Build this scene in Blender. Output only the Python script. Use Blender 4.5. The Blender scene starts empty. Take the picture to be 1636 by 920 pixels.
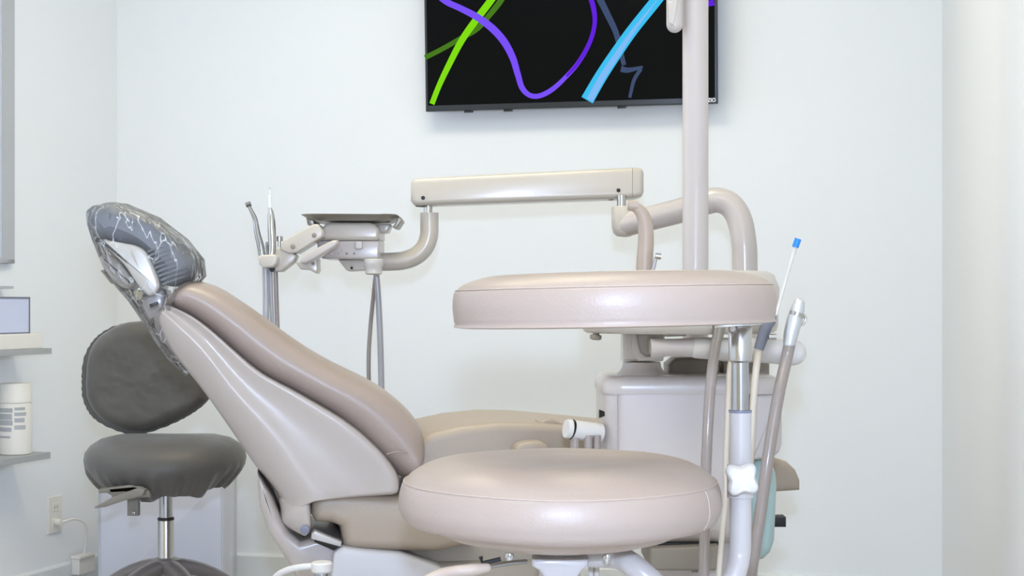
import bpy, bmesh, math, random
from mathutils import Vector, Matrix
from math import pi, sin, cos, tan, radians

# ------------------------------------------------------------------ camera, world, light
C = bpy.context.scene.collection
CAM = Vector((0.0, 0.0, 0.95))
F = 2400.0            # focal length in pixels of the 1636 wide frame
HX, HY = 818.0, 485.0
cam_data = bpy.data.cameras.new('camera')
cam_data.sensor_width = 36.0
cam_data.lens = F / 1636.0 * 36.0
cam_data.shift_y = (HY - 460.0) / 1636.0
cam_data.clip_start = 0.02
cam = bpy.data.objects.new('camera', cam_data)
cam.location = CAM
cam.rotation_euler = (radians(90), 0, 0)
C.objects.link(cam)
bpy.context.scene.camera = cam
vs = bpy.context.scene.view_settings
vs.view_transform = 'Standard'
vs.look = 'None'
vs.gamma = 1.0
vs.exposure = 0.20
vs.use_curve_mapping = False

world = bpy.data.worlds.new('room_surround')
bpy.context.scene.world = world
world.use_nodes = True
wbg = world.node_tree.nodes['Background']
wbg.inputs[0].default_value = (1.0, 0.95, 0.70, 1)
wbg.inputs[1].default_value = 0.70


def lamp(name, kind, loc, energy, color, size=0.1, rot=(0, 0, 0), size_y=None):
    d = bpy.data.lights.new(name, kind)
    d.energy = energy
    d.color = color
    if kind == 'AREA':
        d.shape = 'RECTANGLE'
        d.size = size
        d.size_y = size_y or size
    else:
        d.shadow_soft_size = size
    o = bpy.data.objects.new(name, d)
    o.location = loc
    o.rotation_euler = rot
    C.objects.link(o)
    return o


lamp('camera_flash', 'POINT', (0.0, -0.03, 1.13), 122.0, (0.54, 0.68, 1.0), size=0.035)
lamp('ceiling_panel_light', 'AREA', (-0.35, 3.3, 2.66), 20.0, (1.0, 0.92, 0.66), size=1.2, size_y=0.6)
lamp('ceiling_panel_light', 'AREA', (-0.2, 1.3, 2.66), 14.0, (1.0, 0.92, 0.66), size=1.2, size_y=0.6)


lamp('window_daylight', 'AREA', (-2.02, 3.1, 1.6), 3.5, (0.62, 0.76, 1.0), size=1.0, size_y=1.2, rot=(radians(90), 0, radians(-109.1)))

# ------------------------------------------------------------------ pixel helpers (places things at real depths)
def ray(px, py):
    return Vector(((px - HX) / F, 1.0, (HY - py) / F))


def P(px, py, D):
    return CAM + ray(px, py) * D


def on_plane(px, py, L, c):
    """point where the line of sight meets the plane p.L = c"""
    d = ray(px, py)
    return CAM + d * ((c - CAM.dot(L)) / d.dot(L))


FRONT = Vector((0, 1, 0))


# ------------------------------------------------------------------ materials
def lin(c):
    return tuple(((v / 255.0) / 12.92 if v / 255.0 <= 0.04045 else ((v / 255.0 + 0.055) / 1.055) ** 2.4) for v in c)


MATS = {}


def mat(name, rgb, rough=0.5, metal=0.0, var=0.03, vscale=6.0, bump=0.0, bscale=80.0, coat=0.0, spec=0.5, emit=None, sheen=0.0):
    m = bpy.data.materials.new(name)
    m.use_nodes = True
    nt = m.node_tree
    b = nt.nodes['Principled BSDF']
    c = lin(rgb)
    tc = nt.nodes.new('ShaderNodeTexCoord')
    n = nt.nodes.new('ShaderNodeTexNoise')
    n.inputs['Scale'].default_value = vscale
    n.inputs['Detail'].default_value = 3
    nt.links.new(tc.outputs['Object'], n.inputs['Vector'])
    r = nt.nodes.new('ShaderNodeValToRGB')
    r.color_ramp.elements[0].position = 0.3
    r.color_ramp.elements[1].position = 0.7
    r.color_ramp.elements[0].color = tuple(v * (1 - var) for v in c) + (1,)
    r.color_ramp.elements[1].color = tuple(min(1, v * (1 + var)) for v in c) + (1,)
    nt.links.new(n.outputs['Fac'], r.inputs['Fac'])
    nt.links.new(r.outputs['Color'], b.inputs['Base Color'])
    b.inputs['Roughness'].default_value = rough
    b.inputs['Metallic'].default_value = metal
    b.inputs['Specular IOR Level'].default_value = spec
    b.inputs['Coat Weight'].default_value = coat
    b.inputs['Coat Roughness'].default_value = 0.15
    b.inputs['Sheen Weight'].default_value = sheen
    if bump:
        n2 = nt.nodes.new('ShaderNodeTexNoise')
        n2.inputs['Scale'].default_value = bscale
        n2.inputs['Detail'].default_value = 4
        nt.links.new(tc.outputs['Object'], n2.inputs['Vector'])
        bp = nt.nodes.new('ShaderNodeBump')
        bp.inputs['Strength'].default_value = bump
        bp.inputs['Distance'].default_value = 0.004
        nt.links.new(n2.outputs['Fac'], bp.inputs['Height'])
        nt.links.new(bp.outputs['Normal'], b.inputs['Normal'])
    if emit:
        b.inputs['Emission Color'].default_value = lin(emit[0]) + (1,)
        b.inputs['Emission Strength'].default_value = emit[1]
    MATS[name] = m
    return m


M_wall = mat('painted_plaster', (238, 240, 241), 0.6, var=0.006, vscale=2, bump=0.05, bscale=140)
M_base = mat('baseboard_paint', (226, 229, 230), 0.4, var=0.005)
M_floor = mat('grey_vinyl_floor', (196, 192, 186), 0.5, var=0.08, vscale=9)
M_ceil = mat('ceiling_paint', (236, 236, 232), 0.8, var=0.01)
M_vinyl = mat('beige_vinyl', (168, 151, 138), 0.36, var=0.012, vscale=4, bump=0.10, bscale=320, spec=0.45)
M_vinyl_pan = mat('beige_plastic', (172, 155, 140), 0.4, var=0.01)
M_taupe = mat('taupe_upholstery', (156, 140, 130), 0.36, var=0.02, vscale=5, bump=0.10, bscale=260)
M_tan = mat('tan_upholstery', (164, 149, 132), 0.42, var=0.02, vscale=5, bump=0.10, bscale=260)
M_shell = mat('gloss_shell_plastic', (172, 161, 152), 0.36, var=0.01, coat=0.3)
M_arm = mat('warm_grey_enamel', (194, 186, 175), 0.3, var=0.01, coat=0.3)
M_pole = mat('pale_enamel', (192, 183, 178), 0.28, var=0.01, coat=0.3)
M_unit = mat('unit_cabinet_plastic', (190, 180, 173), 0.3, var=0.01, coat=0.25)
M_unit_dark = mat('taupe_plastic', (140, 131, 120), 0.45, var=0.02)
M_white = mat('white_enamel', (184, 178, 174), 0.3, var=0.008, coat=0.3)
M_whitep = mat('white_plastic', (208, 203, 197), 0.4, var=0.01)
M_chrome = mat('brushed_chrome', (190, 188, 184), 0.2, metal=1.0, var=0.04, vscale=30)
M_satin = mat('satin_aluminium', (212, 214, 216), 0.38, metal=0.75, var=0.03, vscale=30)
M_dchrome = mat('polished_steel', (170, 170, 170), 0.14, metal=1.0, var=0.05, vscale=40)
M_steeltray = mat('tray_steel', (150, 145, 135), 0.35, metal=0.6, var=0.04)
M_hose = mat('grey_hose_rubber', (146, 134, 126), 0.3, var=0.03, coat=0.3)
M_hose2 = mat('silver_hose_rubber', (160, 158, 160), 0.3, var=0.03, coat=0.4)
M_cream = mat('cream_tubing', (206, 195, 177), 0.35, var=0.02)
M_grip = mat('grey_blue_plastic', (118, 120, 134), 0.45, var=0.02)
M_dark = mat('charcoal_cover_cloth', (82, 78, 72), 0.5, var=0.05, vscale=7, bump=0.6, bscale=14, sheen=0.2)
M_head = mat('grey_cover_cloth', (112, 114, 120), 0.55, var=0.06, vscale=8, bump=0.3, bscale=24)
M_black = mat('black_plastic', (20, 20, 20), 0.4, var=0.1)
M_bezel = mat('television_bezel', (38, 42, 46), 0.35, var=0.05)
M_base_taupe = mat('chair_base_paint', (176, 168, 158), 0.4, var=0.02)
M_base_grey = mat('chair_base_cover', (190, 187, 188), 0.35, var=0.02)
M_can = mat('canister_white', (234, 230, 222), 0.4, var=0.01)
M_teal = mat('pale_teal_bottle', (168, 192, 188), 0.3, var=0.02)
M_blue = mat('bright_blue_tip', (20, 130, 220), 0.35, var=0.02)
M_legs = mat('bronze_grey_legs', (116, 108, 104), 0.3, var=0.04, coat=0.4)
M_lever = mat('taupe_lever_plastic', (126, 120, 110), 0.5, var=0.04)
M_cab = mat('glossy_cabinet_white', (200, 202, 214), 0.2, var=0.008, coat=0.4)
M_shelf = mat('grey_shelf_laminate', (168, 170, 170), 0.4, var=0.03)
M_frame = mat('grey_window_frame', (182, 184, 186), 0.5, var=0.02)
M_paleblue = mat('pale_blue_card', (206, 212, 236), 0.4, var=0.01)
M_label = mat('grey_label_ink', (176, 178, 180), 0.6, var=0.05)
M_seam = mat('seam_thread', (180, 164, 150), 0.5, var=0.03, vscale=200)


def screen_mat(name, rgb, strength):
    m = mat(name, (3, 3, 4), 0.15, var=0.05, spec=0.08, emit=(rgb, strength * 0.84))
    return m


# thin clear film for the sleeve
def film_mat():
    m = bpy.data.materials.new('clear_plastic_film')
    m.use_nodes = True
    nt = m.node_tree
    nt.nodes.clear()
    out = nt.nodes.new('ShaderNodeOutputMaterial')
    tr = nt.nodes.new('ShaderNodeBsdfTransparent')
    tr.inputs[0].default_value = (0.97, 0.975, 0.98, 1)
    gl = nt.nodes.new('ShaderNodeBsdfGlossy')
    gl.inputs['Roughness'].default_value = 0.12
    df = nt.nodes.new('ShaderNodeBsdfDiffuse')
    df.inputs[0].default_value = (0.8, 0.82, 0.84, 1)
    tc = nt.nodes.new('ShaderNodeTexCoord')
    mp = nt.nodes.new('ShaderNodeMapping')
    mp.inputs['Rotation'].default_value = (0, 0.6, 0)
    mp.inputs['Scale'].default_value = (9, 9, 3.2)
    no = nt.nodes.new('ShaderNodeTexNoise')
    no.inputs['Scale'].default_value = 2.2
    no.inputs['Detail'].default_value = 2
    no.inputs['Distortion'].default_value = 1.2
    nt.links.new(tc.outputs['Object'], mp.inputs[0])
    nt.links.new(mp.outputs[0], no.inputs['Vector'])
    bp = nt.nodes.new('ShaderNodeBump')
    bp.inputs['Strength'].default_value = 1.0
    bp.inputs['Distance'].default_value = 0.03
    nt.links.new(no.outputs['Fac'], bp.inputs['Height'])
    nt.links.new(bp.outputs['Normal'], gl.inputs['Normal'])
    # white crease lines of crumpled film
    vo = nt.nodes.new('ShaderNodeTexVoronoi')
    vo.feature = 'DISTANCE_TO_EDGE'
    vo.inputs['Scale'].default_value = 2.0
    nz = nt.nodes.new('ShaderNodeMixRGB'); nz.blend_type = 'ADD'; nz.inputs[0].default_value = 0.5
    nt.links.new(mp.outputs[0], nz.inputs[1]); nt.links.new(no.outputs['Color'], nz.inputs[2])
    nt.links.new(nz.outputs[0], vo.inputs['Vector'])
    c = nt.nodes.new('ShaderNodeMapRange')
    c.inputs['From Min'].default_value = 0.0
    c.inputs['From Max'].default_value = 0.022
    c.inputs['To Min'].default_value = 0.55
    c.inputs['To Max'].default_value = 0.05
    nt.links.new(vo.outputs['Distance'], c.inputs[0])
    m1 = nt.nodes.new('ShaderNodeMixShader')
    nt.links.new(c.outputs[0], m1.inputs[0])
    nt.links.new(tr.outputs[0], m1.inputs[1]); nt.links.new(df.outputs[0], m1.inputs[2])
    fr = nt.nodes.new('ShaderNodeFresnel')
    fr.inputs['IOR'].default_value = 1.25
    nt.links.new(bp.outputs['Normal'], fr.inputs['Normal'])
    m2 = nt.nodes.new('ShaderNodeMixShader')
    nt.links.new(fr.outputs[0], m2.inputs[0])
    nt.links.new(m1.outputs[0], m2.inputs[1]); nt.links.new(gl.outputs[0], m2.inputs[2])
    nt.links.new(m2.outputs[0], out.inputs[0])
    return m


M_film = film_mat()


# ------------------------------------------------------------------ object helpers
def thing(name, label, cat, loc, group=None):
    o = bpy.data.objects.new(name, None)
    o.empty_display_size = 0.05
    C.objects.link(o)
    o.location = loc
    o['label'] = label
    o['category'] = cat
    if group:
        o['group'] = group
    return o


def world_loc(o):
    v = Vector(o.location)
    while o.parent:
        o = o.parent
        v += Vector(o.location)
    return v


class MB:
    """collects world-space geometry for ONE part"""
    def __init__(self):
        self.v = []
        self.f = []
        self.mi = []
        self.cur = 0

    def face(self, idx):
        self.f.append(tuple(idx))
        self.mi.append(self.cur)

    def rings(self, rings, close=True, cap0=True, cap1=True):
        base = len(self.v)
        n = len(rings[0])
        for r in rings:
            self.v.extend([Vector(p) for p in r])
        for i in range(len(rings) - 1):
            for j in range(n if close else n - 1):
                k = (j + 1) % n
                self.face((base + i * n + j, base + i * n + k, base + (i + 1) * n + k, base + (i + 1) * n + j))
        if close and cap0:
            c = sum((Vector(p) for p in rings[0]), Vector()) / n
            self.v.append(c); ci = len(self.v) - 1
            for j in range(n):
                self.face((ci, base + (j + 1) % n, base + j))
        if close and cap1:
            o = base + (len(rings) - 1) * n
            c = sum((Vector(p) for p in rings[-1]), Vector()) / n
            self.v.append(c); ci = len(self.v) - 1
            for j in range(n):
                self.face((ci, o + j, o + (j + 1) % n))
        return self

    def tube(self, pts, radii, n=20, smooth=6, cap_round=False):
        pts = [Vector(p) for p in pts]
        if not isinstance(radii, (list, tuple)):
            radii = [radii] * len(pts)
        if smooth and len(pts) > 2:
            pts, radii = catmull(pts, radii, smooth)
        if cap_round:
            pts, radii = list(pts), list(radii)
            d0 = (pts[0] - pts[1]).normalized(); d1 = (pts[-1] - pts[-2]).normalized()
            r0, r1 = radii[0], radii[-1]
            A = [(pts[0] + d0 * r0 * sin(a), max(r0 * cos(a), r0 * .04)) for a in [pi / 2 * k / 6 for k in range(6, 0, -1)]]
            B = [(pts[-1] + d1 * r1 * sin(a), max(r1 * cos(a), r1 * .04)) for a in [pi / 2 * k / 6 for k in range(1, 7)]]
            pts = [a[0] for a in A] + pts + [b[0] for b in B]
            radii = [a[1] for a in A] + radii + [b[1] for b in B]
        T = []
        for i in range(len(pts)):
            a = pts[max(0, i - 1)]; b = pts[min(len(pts) - 1, i + 1)]
            T.append((b - a).normalized())
        up = Vector((0, 0, 1)) if abs(T[0].z) < 0.9 else Vector((0, 1, 0))
        N = (up - T[0] * up.dot(T[0])).normalized()
        rings = []
        for i, p in enumerate(pts):
            N = (N - T[i] * N.dot(T[i])).normalized()
            B = T[i].cross(N)
            rings.append([p + (N * cos(2 * pi * k / n) + B * sin(2 * pi * k / n)) * radii[i] for k in range(n)])
        return self.rings(rings)

    def lathe(self, c, prof, n=48, axis='Z', fn=None, tilt=None):
        """prof: list of (r, h); c centre"""
        rings = []
        for (r, h) in prof:
            ring = []
            for k in range(n):
                a = 2 * pi * k / n
                rr, hh = (r, h) if fn is None else fn(r, h, a)
                if axis == 'Z':
                    v = Vector((rr * cos(a), rr * sin(a), hh))
                elif axis == 'X':
                    v = Vector((hh, rr * cos(a), rr * sin(a)))
                else:
                    v = Vector((rr * cos(a), -hh, rr * sin(a)))
                if tilt is not None:
                    v = tilt @ v
                ring.append(Vector(c) + v)
            rings.append(ring)
        return self.rings(rings)

    def slab(self, px, L, w0, w1, r=0.01, seg=5, smooth=0, back_r=None, fill=0):
        """outline given in picture pixels, standing on plane p.L=w0, extruded to w1 with rounded rims"""
        L = Vector(L).normalized()
        pts = [on_plane(x, y, L, w0) for x, y in px]
        return self.slab3(pts, L, w1 - w0, r, seg, smooth, back_r, fill)

    def slab3(self, pts, L, depth, r=0.01, seg=5, smooth=0, back_r=None, fill=0):
        U = Vector((L.y, -L.x, 0)).normalized() if abs(L.z) < 0.9 else Vector((1, 0, 0))
        V = L.cross(U).normalized()
        o = pts[0]
        q = [((p - o).dot(U), (p - o).dot(V)) for p in pts]
        area = sum(q[i][0] * q[(i + 1) % len(q)][1] - q[(i + 1) % len(q)][0] * q[i][1] for i in range(len(q)))
        if area < 0:
            q.reverse()
        if smooth:
            q = closed_catmull(q, smooth)
        n = len(q)
        nor = []
        for i in range(n):
            a, b, c = q[i - 1], q[i], q[(i + 1) % n]
            e1 = Vector((b[0] - a[0], b[1] - a[1])); e2 = Vector((c[0] - b[0], c[1] - b[1]))
            if e1.length < 1e-9: e1 = e2
            if e2.length < 1e-9: e2 = e1
            e1.normalize(); e2.normalize()
            n1 = Vector((-e1.y, e1.x)); n2 = Vector((-e2.y, e2.x))
            m = n1 + n2
            if m.length < 1e-4: m = n1
            m.normalize()
            m = m / max(0.5, m.dot(n1))
            nor.append(m)
        br = r if back_r is None else back_r
        prof = []
        for k in range(seg + 1):
            a = pi / 2 * k / seg
            prof.append((r * (1 - sin(a)), r * (1 - cos(a))))       # inset, w
        for k in range(seg + 1):
            a = pi / 2 * k / seg
            prof.append((br * (1 - cos(a)), depth - br * (1 - sin(a))))
        rings = []
        for ins, w in prof:
            rings.append([o + U * (q[i][0] + nor[i].x * ins) + V * (q[i][1] + nor[i].y * ins) + L * w for i in range(n)])
        if fill:
            cc = sum(rings[0], Vector()) / n
            rings = [[cc + (p - cc) * (k / (fill + 1.0)) for p in rings[0]] for k in range(1, fill + 1)] + rings
        base = len(self.v)
        for rg in rings:
            self.v.extend(rg)
        for i in range(len(rings) - 1):
            for j in range(n):
                k = (j + 1) % n
                self.face((base + i * n + j, base + i * n + k, base + (i + 1) * n + k, base + (i + 1) * n + j))
        self.face([base + j for j in range(n)][::-1])
        e = base + (len(rings) - 1) * n
        self.face([e + j for j in range(n)])
        return self

    def box(self, c, s, r=0.0, seg=3, rotz=0.0):
        """rounded box: centre, full sizes"""
        c = Vector(c)
        hx, hy, hz = s[0] / 2, s[1] / 2, s[2] / 2
        R = Matrix.Rotation(rotz, 3, 'Z')
        L = R @ Vector((0, 1, 0))
        X = R @ Vector((1, 0, 0))
        rr = min(r, hx, hz, hy) * 0.99
        pts = []
        if rr > 0:
            for (sx, sz, a0) in ((1, 1, 0), (-1, 1, pi / 2), (-1, -1, pi), (1, -1, 3 * pi / 2)):
                for k in range(seg + 1):
                    a = a0 + pi / 2 * k / seg
                    pts.append(c + X * (sx * (hx - rr) + rr * cos(a)) + Vector((0, 0, sz * (hz - rr) + rr * sin(a))) - L * hy)
        else:
            for sx, sz in ((1, 1), (-1, 1), (-1, -1), (1, -1)):
                pts.append(c + X * (sx * hx) + Vector((0, 0, sz * hz)) - L * hy)
        return self.slab3(pts, L, 2 * hy, max(rr, 1e-5), seg if rr > 0 else 1)

    def build(self, name, m, parent=None, angle=38, subsurf=0, bevel=0.0):
        off = world_loc(parent) if parent else Vector((0, 0, 0))
        me = bpy.data.meshes.new(name)
        me.from_pydata([tuple(v - off) for v in self.v], [], self.f)
        ms = m if isinstance(m, (list, tuple)) else [m]
        for mm in ms:
            me.materials.append(mm)
        me.polygons.foreach_set('material_index', self.mi)
        bm = bmesh.new(); bm.from_mesh(me)
        bmesh.ops.remove_doubles(bm, verts=bm.verts, dist=1e-6)
        bmesh.ops.recalc_face_normals(bm, faces=bm.faces)
        bm.to_mesh(me); bm.free()
        me.shade_smooth()
        me.set_sharp_from_angle(angle=radians(angle))
        o = bpy.data.objects.new(name, me)
        C.objects.link(o)
        if parent:
            o.parent = parent
        if bevel:
            b = o.modifiers.new('bevel', 'BEVEL'); b.width = bevel; b.segments = 3; b.limit_method = 'ANGLE'
        if subsurf:
            s = o.modifiers.new('subdivision', 'SUBSURF'); s.levels = subsurf; s.render_levels = subsurf
        return o


def catmull(pts, vals, n):
    out, ov = [], []
    N = len(pts)
    for i in range(N - 1):
        p0 = pts[i - 1] if i > 0 else pts[0] * 2 - pts[1]
        p1, p2 = pts[i], pts[i + 1]
        p3 = pts[i + 2] if i + 2 < N else p2 * 2 - p1
        for k in range(n):
            t = k / n
            out.append(0.5 * ((2 * p1) + (p2 - p0) * t + (2 * p0 - 5 * p1 + 4 * p2 - p3) * t * t + (3 * p1 - p0 - 3 * p2 + p3) * t ** 3))
            ov.append(vals[i] * (1 - t) + vals[i + 1] * t)
    out.append(pts[-1]); ov.append(vals[-1])
    return out, ov


def closed_catmull(q, n):
    out = []
    N = len(q)
    for i in range(N):
        p0, p1, p2, p3 = (Vector(q[(i + d) % N]) for d in (-1, 0, 1, 2))
        for k in range(n):
            t = k / n
            v = 0.5 * ((2 * p1) + (p2 - p0) * t + (2 * p0 - 5 * p1 + 4 * p2 - p3) * t * t + (3 * p1 - p0 - 3 * p2 + p3) * t ** 3)
            out.append((v.x, v.y))
    return out


def PT(pl):
    return [P(*p) for p in pl]


def struct(o, kind='structure'):
    o['kind'] = kind
    return o


# ------------------------------------------------------------------ the room
TB = math.atan(2400 / 11100.0)                  # the TV wall is turned a little
ub = Vector((cos(TB), -sin(TB), 0))             # along the TV wall, to the right
nb = Vector((-sin(TB), -cos(TB), 0))            # its normal, into the room
CL = Vector((-1.357, 5.163, 0))                 # left far corner
CR = CL + ub * ((1.313 - CL.x) / ub.x)          # right far corner
vl = Vector((sin(radians(19.1)), cos(radians(19.1)), 0))   # left wall runs this way, away from the camera
nl = Vector((vl.y, -vl.x, 0))                   # into the room (+x)
vr = Vector((sin(TB), cos(TB), 0))
nr = Vector((-vr.y, vr.x, 0))                   # into the room (-x)
LFRONT = CL - vl * 6.6
RFRONT = CR - vr * 5.6
H = 2.7


def wall(name, a, b, n, z0=0.0, z1=H, t=0.12, m=M_wall):
    mb = MB()
    q = [a, b, b - n * t, a - n * t]
    mb.rings([[Vector((p.x, p.y, z0)) for p in q], [Vector((p.x, p.y, z1)) for p in q]])
    return struct(mb.build(name, m, angle=20))


wall('wall_back', CL - ub * 0.12, CR + ub * 0.12, nb)
wall('wall_left', LFRONT, CL, nl)
wall('wall_right', RFRONT, CR, nr)
floor_pts = [LFRONT - nl * .12, CL - ub * .2 - nb * .12, CR + ub * .2 - nb * .12, RFRONT - nr * .12, Vector((0.3, -1.3, 0)), Vector((-3.6, -1.3, 0))]
fb = MB(); fb.rings([[Vector((p.x, p.y, -0.08)) for p in floor_pts], [Vector((p.x, p.y, 0)) for p in floor_pts]])
struct(fb.build('floor', M_floor, angle=20))
fb = MB(); fb.rings([[Vector((p.x, p.y, H)) for p in floor_pts], [Vector((p.x, p.y, H + .08)) for p in floor_pts]])
struct(fb.build('ceiling', M_ceil, angle=20))


def baseboard(name, a, b, n, h=0.11, t=0.014):
    mb = MB()
    d = (b - a).normalized()
    prof = [(0.0, 0.0), (t, 0.0), (t, h - .008), (t - .004, h - .002), (t - .008, h), (0.0, h)]
    mb.rings([[p + n * x + Vector((0, 0, z)) for x, z in prof] for p in (a, b)])
    return struct(mb.build(name, M_base, angle=30))


baseboard('baseboard_back', CL + ub * .014, CR - ub * .014, nb)
baseboard('baseboard_left', LFRONT, CL, nl)
baseboard('baseboard_right', RFRONT, CR, nr)


def lwall(px, py, off=0.0):
    """a point on (or off) the left wall"""
    return on_plane(px, py, nl, CL.dot(nl) + off)


def bwall(px, py, off=0.0):
    return on_plane(px, py, nb, CL.dot(nb) + off)


# ---- window at the far left: only its edge is in the picture
w0 = lwall(14, 300, 0.0)
zt, zb = 2.35, lwall(14, 421, 0.0).z
s_edge = (w0 - CL).dot(vl)


def lw(s, z, off=0.0):
    return CL + vl * s + nl * off + Vector((0, 0, z))


def lbox(mb, s0, s1, z0, z1, o0, o1):
    q = [lw(s0, 0, o0), lw(s1, 0, o0), lw(s1, 0, o1), lw(s0, 0, o1)]
    mb.rings([[Vector((p.x, p.y, z0)) for p in q], [Vector((p.x, p.y, z1)) for p in q]])
    return mb


fw = 0.062
mb = MB()
for a in ((s_edge - fw, s_edge, zb, zt), (s_edge - 1.2, s_edge - 1.2 + fw, zb, zt), (s_edge - 1.2, s_edge, zt - fw, zt), (s_edge - 1.2, s_edge, zb, zb + .012)):
    lbox(mb, *a, 0.001, 0.022)
win = MB(); lbox(win, s_edge - 1.2 + fw, s_edge - fw, zb + .012, zt - fw, 0.001, 0.006)
wo = struct(win.build('window_1', mat('window_glass_daylight', (214, 222, 240), 0.1, var=0.01, emit=((214, 222, 245), 0.5)), angle=20))
mb.build('window_frame', M_frame, wo, angle=20, bevel=0.002)

# ------------------------------------------------------------------ television
LT = nb
tv_c = CL.dot(nb) + 0.085
bl = on_plane(680, 178, nb, tv_c); br_ = on_plane(1146.5, 165, nb, tv_c)
tv_w = (br_ - bl).length
z_b = (bl.z + br_.z) / 2
TV = thing('television', 'wall mounted flat television with neon lines on its black screen', 'television', (bl + br_) / 2)
tilt = radians(3.0)
upv = (Vector((0, 0, 1)) * cos(tilt) + nb * sin(tilt)).normalized()
fn_ = upv.cross(ub).normalized()
if fn_.dot(nb) < 0:
    fn_ = -fn_
tv_h = tv_w * 0.575
O = Vector((bl.x, bl.y, z_b))


def tvp(u, v, w=0.0):
    return O + ub * u + upv * v + fn_ * w


mb = MB()
mb.slab3([tvp(0, 0), tvp(tv_w, 0), tvp(tv_w, tv_h), tvp(0, tv_h)], -fn_, 0.03, 0.003, 3)
mb.build('casing', M_bezel, TV)
mb = MB()
mb.slab3([tvp(.16, .10, -.028), tvp(tv_w - .16, .10, -.028), tvp(tv_w - .16, tv_h - .05, -.028), tvp(.16, tv_h - .05, -.028)], -fn_, 0.03, 0.004, 3)
mb.build('rear_housing', M_black, TV)
mb = MB()
mb.slab3([tvp(.3, .16, -.055), tvp(tv_w - .3, .16, -.055), tvp(tv_w - .3, tv_h - .1, -.055), tvp(.3, tv_h - .1, -.055)], -nb, 0.022, 0.002, 2)
mb.build('wall_bracket', M_black, TV)
for u in (0.14, 0.27, tv_w - .3):
    mb = MB()
    mb.slab3([tvp(u - .014, -.006, -.006), tvp(u + .014, -.006, -.006), tvp(u + .014, .004, -.006), tvp(u - .014, .004, -.006)], -fn_, 0.012, 0.001, 2)
    mb.build('bottom_tab', M_black, TV)


def tv_px(px, py, w=0.0):
    """a point of the screen plane"""
    c = O.dot(fn_) + w
    d = ray(px, py)
    return CAM + d * ((c - CAM.dot(fn_)) / d.dot(fn_))


scr = [screen_mat('screen_black', (12, 16, 20), 0.5), screen_mat('screen_green', (130, 225, 10), 1.0), screen_mat('screen_violet', (122, 80, 250), 1.0),
       screen_mat('screen_cyan', (60, 195, 245), 1.0), screen_mat('screen_slate', (62, 78, 112), 1.0), screen_mat('screen_olive', (70, 122, 24), 1.0),
       screen_mat('screen_pale', (130, 190, 250), 1.0), screen_mat('screen_purple', (98, 30, 225), 1.0)]
mb = MB()
bz = 0.008
mb.cur = 0
q = [tvp(bz, .018, .0006), tvp(tv_w - bz, .018, .0006), tvp(tv_w - bz, tv_h - bz, .0006), tvp(bz, tv_h - bz, .0006)]
mb.v.extend(q); mb.face((0, 1, 2, 3))


def ribbon(pxs, wpx, mi, lift):
    pts = [tv_px(x, y, lift) for x, y in pxs]
    ws = wpx if isinstance(wpx, (list, tuple)) else [wpx] * len(pts)
    if len(pts) > 2:
        pts, ws = catmull(pts, ws, 8)
    base = len(mb.v)
    mb.cur = mi
    k = 4.75 / F
    for i, p in enumerate(pts):
        t = (pts[min(len(pts) - 1, i + 1)] - pts[max(0, i - 1)]).normalized()
        nn = fn_.cross(t).normalized()
        for s in (-1, 1):
            mb.v.append(p + nn * s * ws[i] / 2 * k)
    for i in range(len(pts) - 1):
        a = base + 2 * i
        mb.face((a, a + 1, a + 3, a + 2))


ribbon([(679, 92), (705, 79), (735, 62), (762, 46), (782, 24), (803, -4), (818, -40)], [8, 8, 8, 9, 9, 10, 10], 5, .0010)
ribbon([(690, 166), (701, 138), (716, 106), (738, 64), (762, 30), (788, -5), (800, -30)], [9, 9, 10, 11, 12, 12, 12], 1, .0014)
ribbon([(690, -16), (712, 2), (735, 13), (760, 26), (785, 44), (805, 66), (819, 92), (827, 118), (834, 140), (846, 152), (862, 153), (882, 143), (903, 124), (924, 100), (942, 68), (950, 38), (948, 12), (940, -14)],
       [9, 10, 10, 11, 12, 12, 11, 10, 9, 8, 8, 8, 7, 7, 7, 7, 8, 8], 2, .0018)
ribbon([(905, 122), (924, 100), (942, 68), (950, 38), (948, 12), (940, -14)], [4, 6, 7, 7, 8, 8], 7, .0021)
ribbon([(955, -8), (970, 22), (984, 52), (991, 80), (997, 104)], [11, 10, 9, 8, 7], 4, .0012)
ribbon([(992, 110), (1004, 112), (1027, 107)], [10, 8, 4], 4, .0012)
ribbon([(1024, 110), (1013, 128), (1006, 156)], [6, 6, 5], 4, .0013)
ribbon([(938, 160), (960, 122), (985, 84), (1012, 46), (1052, -4), (1070, -30)], [21, 20, 19, 18, 18, 18], 3, .0016)
ribbon([(942, 160), (963, 122), (988, 84), (1014, 46), (1050, 0)], [11, 10, 9, 6, 1], 6, .0019)
ribbon([(1130, 6), (1141, 4)], [9, 9], 7, .0012)
mb.build('screen', scr, TV, angle=60)
# maker's name on the lower bezel
cu = bpy.data.curves.new('logo', 'FONT'); cu.body = 'VIZIO'; cu.size = 0.019; cu.extrude = 0.0003
cu.space_character = 0.95
tmp = bpy.data.objects.new('logo_tmp', cu); C.objects.link(tmp)
bpy.context.view_layer.update()
lm = bpy.data.meshes.new_from_object(tmp.evaluated_get(bpy.context.evaluated_depsgraph_get()))
bpy.data.objects.remove(tmp)
lo = bpy.data.objects.new('maker_logo', lm); C.objects.link(lo); lo.parent = TV
lm.materials.append(mat('logo_white', (235, 235, 235), 0.4, emit=((230, 230, 235), 0.4)))
xs = [v.co.x for v in lm.vertices]
Mx = Matrix((ub, upv, fn_)).transposed().to_4x4()
e = tvp(tv_w - .006 - max(xs) * .8, .0045, .0012) - world_loc(TV)
lo.matrix_local = Matrix.Translation(e) @ Mx @ Matrix.Diagonal((.8, .9, 1, 1))

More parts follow.
